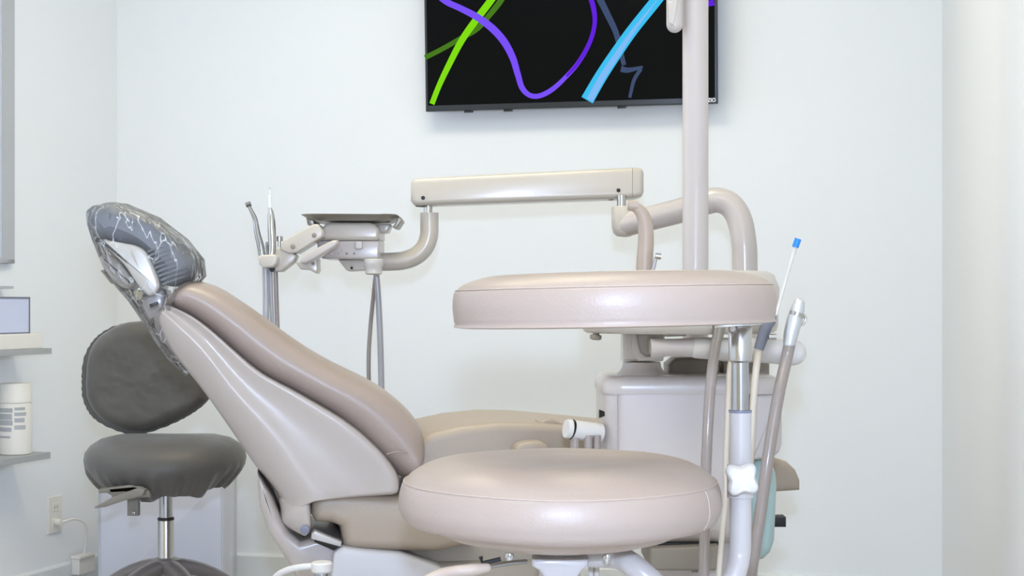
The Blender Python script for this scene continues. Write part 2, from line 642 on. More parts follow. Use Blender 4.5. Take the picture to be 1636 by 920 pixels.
# ------------------------------------------------------------------ left wall: shelves and what stands on them
def shelf(name, label, px_end, py_top, py_bot, group, depth=0.15):
    far = on_plane(px_end, py_top, nl, CL.dot(nl) + depth)
    s1 = (far - CL).dot(vl)
    z1 = far.z
    z0 = on_plane(px_end, py_bot, nl, CL.dot(nl) + depth).z
    mb = MB(); lbox(mb, s1 - 1.0, s1, z0, z1, 0.0, depth)
    o = mb.build(name, M_shelf, angle=20, bevel=0.0015)
    o['label'] = label; o['category'] = 'shelf'; o['group'] = group
    return s1, z1


SH = 'grey wall shelves on the left wall'
s_u, z_u = shelf('wall_shelf', 'grey wall shelf carrying the low white tray, upper of the pair', 83, 556, 565, SH)
s_l, z_l = shelf('wall_shelf', 'grey wall shelf under the white wipes canister, lower of the pair', 81, 722, 732, SH)


def on_shelf(px, z, lo=0.02, hi=0.15):
    """s along the wall for a given image column at mid shelf"""
    d = ray(px, 500)
    o = CL + nl * ((lo + hi) / 2)
    # intersect in plan
    a = Vector((d.x, d.y)); b = Vector((vl.x, vl.y)); c = Vector((o.x - CAM.x, o.y - CAM.y))
    det = a.x * (-b.y) - a.y * (-b.x)
    t = (c.x * (-b.y) - c.y * (-b.x)) / det
    p = CAM + d * t
    return Vector((p.x, p.y, z))


# wipes canister
pc = on_shelf(25, z_l)
k = 1.0 / F * pc.y
CAN = thing('wipes_canister', 'round white wipes canister with grey printed label on the lower wall shelf', 'canister', pc)
R_ = 25.5 * k
hb = 113 * k
MB().lathe(pc, [(R_ * .93, 0), (R_ * .99, .002), (R_, .006), (R_, hb * .70), (R_ * .985, hb * .715), (R_ * .9, hb * .73)]).build('body', M_can, CAN)
MB().lathe(pc, [(R_ * .93, hb * .728), (R_ * .99, hb * .732), (R_ * .99, hb * .86), (R_ * .96, hb * .875), (R_ * .955, hb * .985), (R_ * .9, hb), (R_ * .3, hb)]).build('lid', M_can, CAN)
mb = MB()
rl = R_ + .0006
for (a0, a1, h0, h1) in ((-150, -82, .60, .66), (-150, -84, .50, .58), (-150, -82, .42, .49), (-150, -86, .33, .39), (-150, -90, .24, .27), (-76, -38, .63, .67), (-76, -34, .55, .60), (-76, -40, .46, .52), (-76, -36, .36, .42)):
    n = 10
    base = len(mb.v)
    for i in range(n + 1):
        a = radians(a0 + (a1 - a0) * i / n)
        for h in (h0, h1):
            mb.v.append(pc + Vector((rl * cos(a), rl * sin(a), h * hb)))
    for i in range(n):
        mb.face((base + 2 * i, base + 2 * i + 2, base + 2 * i + 3, base + 2 * i + 1))
mb.build('printed_label', M_label, CAN)

# low white tray + pale box on the upper shelf
lsh = lambda mb, s0, s1, z0, z1, o0, o1: lbox(mb, s0, s1, z0, z1, o0, o1)
p_end = on_shelf(47, z_u)
st = (p_end - CL).dot(vl)
kt = p_end.y / F
mb = MB(); lbox(mb, st - .42, st, z_u, z_u + 24 * kt, 0.015, 0.135)
tr = mb.build('storage_tray', M_can, angle=20, bevel=0.004)
tr['label'] = 'low white tray lying on the upper grey wall shelf'; tr['category'] = 'tray'
mb = MB(); lbox(mb, st - .41, st - .01, z_u + 24 * kt, z_u + 25.5 * kt, 0.02, 0.13)
bo = on_shelf(34, 0); sb_ = (bo - CL).dot(vl)
zb0 = z_u + 24 * kt
BX = thing('pale_blue_box', 'pale blue box with thin grey edging standing on the white tray', 'box', Vector((bo.x, bo.y, zb0)))
lbox(MB(), sb_ - .22, sb_, zb0, zb0 + 57 * kt, 0.03, 0.115).build('box_body', M_paleblue, BX, angle=20)
mb = MB()
z0_, z1_ = zb0, zb0 + 57 * kt
for a in ((sb_ - .22, sb_, z0_, z0_ + .004), (sb_ - .22, sb_, z1_ - .004, z1_ + .001), (sb_ - .004, sb_, z0_, z1_), (sb_ - .22, sb_ - .216, z0_, z1_)):
    lbox(mb, *a, 0.115, 0.117)
mb.build('edging', M_grip, BX, angle=20)
# slim ledge above the box
fe = lwall(22, 457, .05); se = (fe - CL).dot(vl)
ld = lbox(MB(), se - .8, se, fe.z - .008, fe.z, 0.0, 0.05).build('window_sill', M_frame, angle=20, bevel=.001)
ld.name = 'trim_1'; struct(ld)

# outlet with plugged adapter on left wall
a_ = lwall(86, 821)
so = (a_ - CL).dot(vl)
zt_, zb_ = lwall(86, 792).z, lwall(86, 851).z
OUT = thing('wall_outlet', 'white double wall outlet on the left wall above the baseboard', 'outlet', lw(so, zb_))
W2 = .036
lbox(MB(), so - W2, so + W2, zb_, zt_, 0.0, 0.006).build('cover_plate', M_can, OUT, angle=20, bevel=.002)
for zc in (zb_ + (zt_ - zb_) * .3, zb_ + (zt_ - zb_) * .7):
    f_ = lbox(MB(), so - .016, so + .016, zc - .014, zc + .014, 0.006, 0.0085).build('socket', M_can, OUT, angle=20, bevel=.002)
    mbs = MB()
    lbox(mbs, so - .008, so - .006, zc - .005, zc + .005, 0.0085, 0.0088)
    lbox(mbs, so + .006, so + .008, zc - .005, zc + .005, 0.0085, 0.0088)
    mbs.build('slots', M_black, f_, angle=20)
zc = zb_ + (zt_ - zb_) * .3
PLG = thing('power_adapter', 'white cord and plug from the outlet to a small adapter on the baseboard', 'adapter', lw(so, zc, .01))
mb = MB(); mb.tube([lw(so, zc, .009), lw(so, zc, .03)], .011, n=14, cap_round=False)
mb.build('plug', M_can, PLG)
ad = lwall(121, 897); sa = (ad - CL).dot(vl)
za0, za1 = lwall(121, 914).z, lwall(121, 884).z
mb = MB(); mb.tube([lw(so, zc, .03), lw(so + .05, zc + .004, .045), lw(so + .10, zc - .02, .05), lw(so + .12, zc - .07, .04), lw(so + .12, zc - .12, .03), lw(sa - .02, za1 - .003, .03)], [.004, .0035, .003, .0025, .0025, .0025], n=10)
mb.build('cord', M_can, PLG)
ADP = PLG
lbox(MB(), sa - .045, sa + .045, za0, za1 - .006, 0.0145, 0.045).build('adapter_body', M_can, ADP, angle=20, bevel=.003)
lbox(MB(), sa - .05, sa + .03, za1 - .010, za1, 0.0145, 0.052).build('adapter_lid', M_can, ADP, angle=20, bevel=.003)
mb = MB(); mb.tube([lw(sa - .01, za0 + .002, .03), lw(sa, za0 - .03, .032), lw(sa + .03, za0 - .05, .04), lw(sa + .04, 0.01, .05)], .0025, n=8)
mb.build('adapter_lead', M_can, ADP)

# ------------------------------------------------------------------ white cabinet behind the left stool
z_c = P(156, 756, 4.62).z
pL = P(156, 800, 4.62); pR = P(356, 800, 4.62)
CAB = thing('floor_cabinet', 'low glossy white cabinet against the wall behind the grey stool', 'cabinet', Vector(((pL.x + pR.x) / 2, 4.72, 0)))
cw = pR.x - pL.x
MB().box(((pL.x + pR.x) / 2, 4.74, (z_c + .02) / 2), (cw, .24, z_c - .02), .006).build('cabinet_body', M_cab, CAB)
MB().box(((pL.x + pR.x) / 2 + .004, 4.615, (z_c + .02) / 2), (cw - .014, .012, z_c - .05), .003).build('cabinet_door', M_cab, CAB)

# ------------------------------------------------------------------ left stool (dark cover)
DS = 3.9
ks = DS / F
cs = P(265, 485, DS); cs.z = 0
ST = thing('operator_stool', 'charcoal covered stool with backrest and gathered seat skirt, beside the cabinet', 'stool', cs)
zs = lambda py: 0.95 + (HY - py) * ks
random.seed(4)
ph = [random.uniform(0, 6.28) for _ in range(8)]


def skirt(r, h, a):
    # gathers grow toward the hem
    t = max(0.0, min(1.0, (zs(745) - h) / (zs(745) - zs(786))))
    w = .5 - abs(sin(14 * a + ph[0] + .8 * sin(3 * a))) * 1.1 + sin(31 * a + ph[1] + 2 * sin(5 * a)) * .3 + sin(9 * a + ph[2]) * .35
    t = t ** .7
    rr = r * (1 + .085 * t * w)
    front = .5 - .5 * sin(a)     # 1 at the camera side
    hh = h + t * (-.006 * sin(7 * a + ph[3]) - .003 * sin(15 * a + ph[4]))
    hh += t * .016 * cos(a) ** 2
    if r > .02:
        hh += (1 - t) * 0.006 * cos(2 * a) * (r / .2)
    return rr, hh


Rs = 127 * ks
prof = [(.01, zs(694)), (Rs * .35, zs(695)), (Rs * .62, zs(697)), (Rs * .80, zs(703)), (Rs * .92, zs(713)), (Rs * .985, zs(724)), (Rs, zs(735)), (Rs * .985, zs(746)),
        (Rs * .95, zs(756)), (Rs * .90, zs(765)), (Rs * .84, zs(774)), (Rs * .79, zs(781)), (Rs * .74, zs(786)), (Rs * .72, zs(783)), (Rs * .4, zs(776)), (.03, zs(775))]
MB().lathe(cs, prof, n=160, fn=skirt).build('seat_cover', M_dark, ST, angle=80)
# backrest: pear-shaped cushion
bpx = [(133, 612), (136, 574), (152, 543), (180, 523), (213, 516), (255, 520), (293, 543), (318, 578), (332, 612), (330, 640), (306, 661), (265, 681), (222, 693), (186, 686), (152, 667), (136, 640)]
mb = MB(); mb.slab(bpx, Vector((-.05, 1, .10)), Vector((-.05, 1, .10)).normalized().dot(P(230, 600, DS + .02)), Vector((-.05, 1, .10)).normalized().dot(P(230, 600, DS + .02)) + .075, r=.034, seg=7, smooth=8, fill=24)
bk = mb.build('backrest_cover', M_dark, ST, angle=80)
tx = bpy.data.textures.new('wrinkle', 'CLOUDS'); tx.noise_scale = 0.06
dm = bk.modifiers.new('wrinkles', 'DISPLACE'); dm.texture = tx; dm.strength = 0.007; dm.texture_coords = 'LOCAL'
# hem gathers around the backrest edge
mb = MB()
hem = [P(x, y, DS + .075) for x, y in closed_catmull(bpx, 10)]
cen = P(230, 605, DS + .075)
ring = []
for i, p in enumerate(hem):
    w = .5 + .5 * sin(i * 1.9 + sin(i * .31) * 2)
    ring.append(cen + (p - cen) * (1.0 + .012 * w))
mb.rings([[p + Vector((0, -.012, 0)) for p in ring], [cen + (p - cen) * (.985) + Vector((0, .016, 0)) for p in ring]])
mb.build('backrest_hem', M_dark, ST, angle=80)
mb = MB(); mb.tube([P(224, 660, DS + .13), P(222, 700, DS + .14), P(226, 745, DS + .12), P(240, 772, DS + .06), P(262, 776, DS)], [.014, .014, .014, .014, .012], n=14)
mb.build('backrest_post', M_legs, ST)
MB().lathe(cs, [(.017, zs(770)), (.017, zs(832))], n=28).build('gas_rod', M_dchrome, ST)
MB().lathe(cs, [(.0195, zs(826)), (.0215, zs(827)), (.0215, zs(830)), (.0195, zs(831))], n=28).build('collar', M_black, ST)
MB().lathe(cs, [(.0195, zs(830)), (.0205, zs(832)), (.0205, .15)], n=28).build('column', M_chrome, ST)
MB().lathe(cs, [(.10, zs(778)), (.10, zs(772)), (.03, zs(771))], n=28).build('mechanism', M_lever, ST)
mb = MB(); mb.slab([(157, 782), (206, 775), (228, 778), (229, 789), (207, 786), (158, 788)], FRONT, DS - .20, DS - .17, r=.002, seg=2); mb.build('lever', M_lever, ST)
mb = MB(); mb.slab([(150, 810), (178, 795), (222, 779), (231, 783), (228, 792), (197, 800), (168, 810), (152, 812)], FRONT, DS - .24, DS - .21, r=.002, seg=2); mb.build('lever', M_lever, ST)
mb = MB(); mb.slab([(172, 780), (214, 776), (238, 784), (240, 794), (212, 797), (180, 798)], FRONT, DS - .20, DS - .02, r=.003, seg=2); mb.build('lever_bracket', M_lever, ST)
mb = MB(); mb.slab([(203, 795), (221, 795), (221, 824), (203, 824)], FRONT, DS - .12, DS - .10, r=.002, seg=2); o = mb.build('tilt_tab', M_lever, ST)
MB().lathe(P(214, 819, DS - .121), [(.004, 0), (.004, .003), (.002, .004)], n=12, axis='Y').build('screw', M_dchrome, o)
# arched star base
hub = Vector((cs.x, cs.y, 0))
MB().lathe(hub, [(.036, zs(930)), (.036, zs(893)), (.024, zs(890))], n=28).build('hub', M_legs, ST)
for i in range(5):
    a = radians(20 + 72 * i)
    d = Vector((cos(a), sin(a), 0)); s = Vector((-sin(a), cos(a), 0))
    rings = []
    for t in [k / 10 for k in range(11)]:
        r_ = .02 + .27 * t
        z = zs(905) - .16 * t ** 1.9
        hw = .026 - .008 * t; hh = .022 - .010 * t
        c = hub + d * r_ + Vector((0, 0, z))
        rings.append([c + s * (hw * cos(q)) + Vector((0, 0, hh * sin(q))) for q in [2 * pi * j / 14 for j in range(14)]])
    lg = MB().rings(rings).build('leg', M_legs, ST, angle=60)
    e = hub + d * .288
    mb = MB()
    mb.tube([e + Vector((0, 0, zs(905) - .165)), e + Vector((0, 0, .05))], .007, n=10)
    for sg in (-1, 1):
        mb.tube([e + s * sg * .010 + Vector((0, 0, .03)), e + s * sg * .026 + Vector((0, 0, .03))], .030, n=20)
    mb.tube([e + s * -.012 + Vector((0, 0, .03)), e + s * .012 + Vector((0, 0, .03))], .006, n=10)
    mb.tube([e + Vector((0, 0, .06)), e + Vector((0, 0, .03))], .006, n=10)
    mb.build('caster', M_black, lg)

# ------------------------------------------------------------------ dental chair
LC = Vector((-.153, .988, 0)).normalized()
c0 = LC.dot(P(470, 700, 2.9))          # plane of the chair's near side
CW = 0.46                               # chair back width
bx = P(560, 900, 3.15)
CH = thing('dental_chair', 'reclined taupe dental chair with glossy pale shell and raised backrest', 'dental chair', Vector((bx.x, bx.y, 0)))


def cp(px, py, y=0.0):
    return on_plane(px, py, LC, c0) + LC * y


def cq(px, py, y=0.0):
    """seen at this pixel while lying y deep"""
    return on_plane(px, py, LC, c0 + y)


shell = [((258, 484), (250, 492), (234, 506)),
         ((284, 493), (262, 503), (241, 536)),
         ((313, 508), (287, 527), (262, 566)),
         ((343, 532), (322, 559), (295, 603)),
         ((377, 563), (352, 604), (328, 646)),
         ((418, 599), (384, 645), (358, 689)),
         ((460, 618), (414, 678), (384, 728)),
         ((503, 643), (442, 716), (408, 764)),
         ((540, 664), (464, 750), (428, 786)),
         ((575, 688), (478, 776), (440, 802)),
         ((613, 724), (490, 790), (447, 822)),
         ((640, 758), (494, 797), (448, 832)),
         ((640, 784), (495, 801), (450, 836)),
         ((636, 794), (496, 803), (452, 838))]
rings = []
for (f, r, b) in shell:
    m1 = (f[0] * .88 + r[0] * .12, f[1] * .88 + r[1] * .12)
    m2 = (f[0] * .5 + r[0] * .5, f[1] * .5 + r[1] * .5)
    m3 = (f[0] * .14 + r[0] * .86, f[1] * .14 + r[1] * .86)
    b1 = (r[0] * .45 + b[0] * .55, r[1] * .45 + b[1] * .55)
    near = [cp(*f, .030), cp(*f, .004), cp(*m1, .004), cp(*m2, .016), cp(*m3, .004), cp(*r, .004), cp(*b1, .022), cp(*b, .075)]
    fl = lambda y: CW - y
    far = [cp(*b, fl(.075)), cp(*b1, fl(.022)), cp(*r, fl(.004)), cp(*m3, fl(.004)), cp(*m2, fl(.016)), cp(*m1, fl(.004)), cp(*f, fl(.004)), cp(*f, fl(.030))]
    rings.append(near + far)
MB().rings(rings).build('backrest_shell', M_shell, CH, angle=70, subsurf=2)
# hinge lug, rod
mb = MB()
rings = []
for (r, b, e) in (((480, 778), (441, 803), .008), ((494, 796), (449, 822), .006), ((497, 806), (448, 834), .0), ((498, 822), (450, 845), .0), ((499, 838), (458, 851), .0), ((498, 850), (468, 857), .002), ((492, 857), (477, 860), .006), ((487, 859), (482, 860), .012)):
    b1 = (r[0] * .45 + b[0] * .55, r[1] * .45 + b[1] * .55)
    r1 = (r[0] * .9 + b[0] * .1, r[1] * .9 + b[1] * .1)
    rings.append([cp(*r, .02 + e), cp(*r1, .007 + e), cp(*b1, .018 + e), cp(*b, .06 + e), cp(*b, .11), cp(*b1, .11), cp(*r1, .11), cp(*r, .10)])
mb.rings(rings)
lug = mb.build('hinge_lug', M_shell, CH, angle=70, subsurf=2)
MB().lathe(cp(487, 847, .008), [(.009, -.012), (.009, .004), (.007, .005), (.003, .005)], n=24, axis='Y').build('hinge_pin', M_grip, lug)
mb = MB(); mb.slab([(498, 852), (503, 848), (546, 866), (545, 874), (497, 861)], LC, c0 + .02, c0 + .05, r=.003, seg=3)
mb.build('hinge_rod', M_white, CH)
mb = MB(); mb.tube([cq(505, 858, .055), cq(555, 880, .055)], .010, n=12); mb.build('hinge_damper', M_black, CH)
# back cushion
cush = [((250, 484), (292, 446)), ((276, 492), (318, 447)), ((305, 503), (345, 457)), ((343, 532), (384, 483)), ((377, 563), (420, 508)), ((418, 599), (463, 541)), ((460, 618), (508, 571)),
        ((503, 643), (560, 598)), ((540, 664), (605, 618)), ((572, 690), (640, 641)), ((606, 724), (668, 668)), ((632, 750), (682, 692)), ((652, 764), (686, 718)), ((668, 764), (682, 742))]
rings = []
for i, (b, t) in enumerate(cush):
    last = i == len(cush) - 1
    dx, dy = t[0] - b[0], t[1] - b[1]
    pt = lambda a, y, bb=b: cp(bb[0] + dx * a, bb[1] + dy * a, y)
    w = CW - .012 if i > 2 else CW - .02
    o = .012
    near = [pt(-.22, .10), pt(-.05, .035 + o), pt(.15, o + .003), pt(.42, o - .012), pt(.68, o - .006), pt(.88, o + .018), pt(.98, o + .055), pt(1.0, o + .12)]
    far = [pt(1.0, w - .12), pt(.98, w - .055), pt(.88, w - .018), pt(.68, w), pt(.42, w), pt(.15, w - .003), pt(-.05, w - .035), pt(-.22, w - .10)]
    rings.append(near + far)
MB().rings(rings).build('back_cushion', M_taupe, CH, angle=70, subsurf=2)
mb = MB(); mb.tube([cp(618, 726, .004), cp(632, 722, .001), cp(648, 723, .003), cp(655, 727, .008)], .0012, n=8); mb.build('cushion_crease', M_taupe, CH)
# seat cushion
mb = MB(); mb.slab([(499, 800), (515, 789), (545, 787), (600, 790), (700, 800), (760, 810), (760, 870), (700, 882), (610, 881), (562, 879), (548, 872), (544, 842), (530, 836), (505, 835), (497, 822)], LC, c0 + .03, c0 + CW + .06, r=.022, seg=6)
mb.build('seat_cushion', M_tan, CH, angle=60)
# leg rest cushion sweeping to the toe
mb = MB(); mb.slab([(660, 712), (690, 692), (740, 681), (800, 675), (860, 676), (930, 682), (1050, 694), (1150, 706), (1235, 730), (1260, 738), (1274, 751), (1281, 768), (1281, 784), (1236, 787), (1130, 800), (1000, 815), (860, 835), (740, 840), (670, 820)], LC, c0 + .08, c0 + CW + .02, r=.018, seg=8)
mb.build('leg_rest_cushion', M_tan, CH, angle=60)
mb = MB(); mb.slab([(668, 822), (740, 842), (1000, 818), (1150, 797), (1230, 786), (1230, 792), (1150, 806), (1000, 835), (740, 872), (668, 872)], LC, c0 + .1, c0 + CW, r=.006, seg=3)
mb.build('leg_rest_plate', M_base_grey, CH, angle=60)
mb = MB(); mb.slab([(822, 722), (828, 711), (845, 706), (865, 706), (876, 712), (880, 722), (880, 740), (822, 740)], LC, c0 + .02, c0 + .075, r=.010, seg=4, smooth=3)
mb.build('armrest_pad', M_tan, CH)
mb = MB(); mb.slab([(862, 674), (872, 669), (885, 669), (908, 680), (908, 690), (880, 688), (864, 684)], LC, c0 + .10, c0 + .16, r=.006, seg=3)
mb.build('armrest_pad', M_tan, CH)
# base: rear link cover, base cover, side, pedestal
mb = MB(); mb.slab([(411, 755), (415, 810), (430, 853), (449, 882), (470, 915), (500, 985), (640, 985), (640, 900), (600, 886), (560, 884), (545, 862), (505, 858), (480, 866), (462, 850), (448, 826), (436, 795)], LC, c0 + .07, c0 + CW - .07, r=.015, seg=4)
mb.build('rear_link_cover', M_shell, CH, angle=60)
mb = MB(); mb.slab([(534, 884), (548, 874), (575, 878), (640, 884), (700, 905), (760, 940), (760, 1000), (520, 1000)], LC, c0 + .015, c0 + CW - .03, r=.01, seg=4)
mb.build('base_cover', M_base_grey, CH, angle=50)
mb = MB(); mb.slab([(650, 872), (700, 860), (860, 860), (900, 880), (900, 960), (760, 1000), (640, 1000), (640, 885)], LC, c0 + .09, c0 + CW - .04, r=.01, seg=4)
mb.build('lift_arm', M_base_taupe, CH, angle=50)
ped = cp(700, 960, CW / 2); ped.z = 0
pz = cp(700, 950).z
MB().box(ped + Vector((0, 0, pz / 2)), (.46, .34, pz + .1), .03, rotz=radians(8.8)).build('pedestal', M_base_taupe, CH)
MB().box(ped + Vector((0.12, 0, .03)), (1.0, .38, .06), .02, rotz=radians(8.8)).build('base_plate', M_base_taupe, CH)
# small pivot disc and arm at the frame's lower edge
pd = P(514, 906, 2.75)
MB().lathe(pd, [(.002, .010), (.017, .010), (.0195, .007), (.0195, -.006), (.017, -.009), (.002, -.009)], n=28).build('pivot_disc', M_whitep, CH)
MB().lathe(pd, [(.013, -.009), (.013, -.10)], n=20).build('pivot_post', M_dchrome, CH)
mb = MB(); mb.tube([pd + Vector((-.015, 0, .002)), P(480, 906, 2.75), P(458, 911, 2.76), P(440, 922, 2.78), P(425, 945, 2.85)], [.006, .006, .006, .006, .006], n=10)
mb.build('pivot_arm', M_whitep, CH)

# headrest
HL = c0 + .13
hd = MB()
hpx = [(133, 342), (150, 326), (178, 320), (212, 330), (250, 350), (286, 382), (306, 408), (311, 432), (296, 447), (268, 456), (256, 448), (247, 428), (236, 408), (214, 393), (188, 386), (166, 381), (146, 370)]
hd.slab(hpx, LC, HL - .085, HL + .175, r=.05, seg=8, smooth=8)
hr = hd.build('headrest', M_head, CH, angle=80)
# gathered elastic folds on the cover's near side
fold = MB()
random.seed(7)
for i in range(9):
    t = i / 8
    x0, y0 = 236 + 24 * t, 402 + 52 * t
    x1, y1 = 268 + 36 * t, 392 + 48 * t
    fold.tube([cq(x0, y0, .036), cq((x0 + x1) / 2, (y0 + y1) / 2 - 1, .032), cq(x1, y1, .042)], [.0022, .0018, .0006], n=8)
fold.build('cover_gathers', M_head, hr)
mb = MB(); mb.slab([(150, 378), (163, 382), (192, 387), (222, 394), (238, 410), (252, 444), (254, 460), (244, 471), (230, 468), (214, 446), (196, 420), (168, 394)], LC, c0 + .045, c0 + .30, r=.007, seg=5, smooth=4)
mb.build('headrest_plate', M_arm, hr, angle=70)
mb = MB(); mb.slab([(158, 412), (170, 406), (186, 414), (212, 446), (214, 454), (202, 461), (184, 452), (168, 432)], LC, c0 + .10, c0 + .28, r=.010, seg=5, smooth=4)
mb.build('headrest_lever', M_arm, hr, angle=70)
mb = MB(); mb.slab([(168, 430), (184, 452), (198, 462), (176, 452), (160, 432)], LC, c0 + .13, c0 + .25, r=.004, seg=3); mb.build('headrest_pad_back', M_unit_dark, hr)
mb = MB(); mb.slab([(226, 464), (262, 462), (266, 500), (240, 512), (228, 490)], LC, c0 + .12, c0 + .32, r=.008, seg=3); mb.build('headrest_neck', M_shell, hr)
mb = MB(); mb.slab([(238, 486), (250, 482), (252, 486), (240, 491)], LC, c0 + .00, c0 + .03, r=.002, seg=2); mb.build('latch', M_black, hr)
MB().lathe(cp(221, 471, .06), [(.010, -.03), (.010, .03)], n=20, axis='Y').build('pivot_bolt', M_dchrome, hr)

# clear sleeve over the headrest
SL = MB()
random.seed(11)
sp = [((128, 338), (150, 322)), ((130, 356), (196, 320)), ((137, 382), (246, 341)), ((146, 408), (292, 376)), ((158, 434), (320, 410)), ((176, 458), (324, 438)), ((194, 478), (308, 456)), ((210, 500), (292, 482)), ((226, 526), (286, 508)), ((242, 552), (286, 530)), ((262, 580), (292, 558)), ((290, 606), (304, 592))]
rings = []
for i, (a, b) in enumerate(sp):
    n = 40
    A = cp(*a, .14); B = cp(*b, .14)
    c = (A + B) / 2
    hw = (B - A) / 2
    dep = [.10, .145, .150, .150, .15, .15, .15, .14, .12, .10, .07, .03][i]
    ring = []
    for k in range(n):
        q = 2 * pi * k / n
        w = 1 + .035 * sin(5 * q + i * 1.3) + .02 * sin(11 * q + i * 2.1) + random.uniform(-.012, .012)
        cc = math.copysign(abs(cos(q)) ** .8, cos(q)); ss = math.copysign(abs(sin(q)) ** .7, sin(q))
        # keep silhouette, swell sideways
        ring.append(c + hw * cc * (1 + .012 * sin(7 * q + i)) + LC * (-dep * ss * w))
    rings.append(ring)
SL.rings(rings, cap0=True, cap1=False)
sl = SL.build('plastic_sleeve', M_film, angle=45)
sl['label'] = 'clear crinkled plastic sleeve pulled over the grey headrest'; sl['category'] = 'plastic sleeve'

# ------------------------------------------------------------------ delivery unit: support pipe, beam, head
DU = thing('delivery_unit', 'dental delivery unit with long horizontal beam arm and bent pipes before the wall', 'delivery unit', Vector((P(1190, 485, 3.6).x, 3.6, 0)))
mb = MB(); mb.tube(PT([(1190, 640, 3.6), (1190, 433, 3.6), (1188, 385, 3.6), (1181, 350, 3.61), (1168, 329, 3.62), (1149, 320, 3.63), (1128, 323, 3.64), (1089, 336, 3.68), (1014, 355, 3.76), (997, 360, 3.78)]), .0305, n=32)
MB_ = mb
mb.tube([Vector((P(1190, 485, 3.6).x, 3.6, 0.0)), P(1190, 640, 3.6)], .0305, n=32)
mb.build('support_pipe', M_pole, DU)
je = P(997, 352, 3.78)
MB().lathe(je, [(.004, -.042), (.018, -.040), (.027, -.032), (.031, -.018), (.032, 0), (.032, P(0, 332, 3.78).z - je.z), (.030, P(0, 330, 3.78).z - je.z), (.015, P(0, 330, 3.78).z - je.z)], n=32).build('elbow_joint', M_arm, DU)
MB().lathe(P(993, 322, 3.82), [(.012, -.016), (.012, .016)], n=24).build('steel_pin', M_chrome, DU)
DB = 3.86
mb = MB(); mb.slab([(656, 292), (659, 286), (666, 284), (1010, 267), (1018, 267), (1026, 269), (1029, 275), (1029, 306), (1026, 313), (1016, 316), (670, 328), (661, 327), (656, 321)], FRONT, DB - .04, DB + .055, r=.013, seg=5)
bm_ = mb.build('beam_arm', M_arm, DU, angle=50)
mb = MB(); mb.slab([(1010.2, 268.5), (1011, 268.5), (1011, 314.5), (1010.2, 314.5)], FRONT, DB - .0405, DB - .038, r=.0003, seg=1); mb.build('end_cap_line', M_unit_dark, bm_)
for (x, y) in ((676, 316), (988, 304)):
    MB().lathe(P(x, y, DB - .04), [(.005, 0), (.005, .002), (.002, .003)], n=14, axis='Y').build('screw', M_black, bm_)
for (x, y) in ((674, 328), (978, 317)):
    mb = MB(); mb.slab([(x - 12, y - 3), (x + 4, y - 3), (x + 2, y + 2), (x - 10, y + 1)], FRONT, DB - .02, DB + .02, r=.002, seg=2); mb.build('recess_plug', M_black, bm_)
MB().lathe(P(684, 332, DB), [(.0115, -.016), (.0115, .016)], n=24).build('steel_pin', M_chrome, DU)
mb = MB(); mb.tube(PT([(686, 340, DB), (686, 360, DB), (685, 378, DB), (678, 396, DB), (664, 409, DB), (645, 416, DB), (622, 418, DB), (596, 418, DB)]), .0236, n=32)
mb.build('elbow_pipe', M_arm, DU)
MB().lathe(P(597, 420, 3.708), [(.020, .010), (.024, .008), (.024, -.006), (.021, -.010), (.021, -.026), (.016, -.029)], n=28).build('pipe_clamp', M_whitep, DU)
# control head
DH = 3.8
HD = MB(); HD.slab([(512, 366), (520, 357), (530, 355), (590, 355), (600, 358), (606, 366), (606, 380), (602, 384), (514, 384), (508, 376)], FRONT, DH - .07, DH + .10, r=.010, seg=5)
hd_ = HD.build('control_head', M_arm, DU, angle=50)
mb = MB(); mb.slab([(506, 384), (606, 384), (606, 412), (600, 415), (515, 413), (508, 405)], FRONT, DH - .062, DH + .09, r=.006, seg=4); mb.build('valve_panel', M_pole, hd_)
for (x, y, r_) in ((530, 405, .002), (542, 405, .002), (554, 405, .0028), (566, 405, .0028), (546, 401, .0016)):
    MB().lathe(P(x, y, DH - .062), [(r_, 0), (r_, .0015), (r_ * .5, .002)], n=12, axis='Y').build('panel_screw', M_unit_dark if r_ > .0025 else M_chrome, hd_)
mb = MB(); mb.slab([(568, 385), (578, 385), (579, 396), (576, 398), (570, 398), (567, 396)], FRONT, DH - .08, DH - .06, r=.003, seg=3); mb.build('toggle_switch', M_whitep, hd_)
mb = MB(); mb.slab([(540, 415), (600, 414), (600, 431), (556, 433), (553, 431)], FRONT, DH - .03, DH + .06, r=.004, seg=3); br2 = mb.build('head_bracket', M_arm, DU)
MB().lathe(P(562, 428, DH - .03), [(.0035, 0), (.0035, .002), (.002, .003)], n=12, axis='Y').build('screw', M_black, br2)
# left front rail and lever handles
mb = MB(); mb.slab([(447, 392), (452, 384), (500, 358), (508, 358), (516, 369), (515, 378), (474, 404), (462, 405), (449, 399)], FRONT, DH - .13, DH - .05, r=.005, seg=4); rl_ = mb.build('handpiece_rail', M_arm, DU, angle=50)
for (x, y) in ((468, 394), (502, 376)):
    MB().lathe(P(x, y, DH - .13), [(.006, 0), (.006, .002), (.003, .003)], n=12, axis='Y').build('screw', M_unit_dark, rl_)
mb = MB(); mb.slab([(480, 414), (486, 406), (530, 384), (538, 383), (540, 388), (536, 394), (500, 416), (488, 421), (481, 420)], FRONT, DH - .15, DH - .09, r=.006, seg=4); mb.build('brake_lever', M_pole, DU, angle=50)
mb = MB(); mb.slab([(473, 420), (487, 415), (507, 413), (508, 432), (505, 437), (494, 431), (480, 430)], FRONT, DH - .12, DH - .06, r=.004, seg=3); hb_ = mb.build('rail_bracket', M_arm, DU)
MB().lathe(P(500, 421, DH - .12), [(.004, 0), (.004, .002), (.002, .003)], n=12, axis='Y').build('screw', M_unit_dark, hb_)
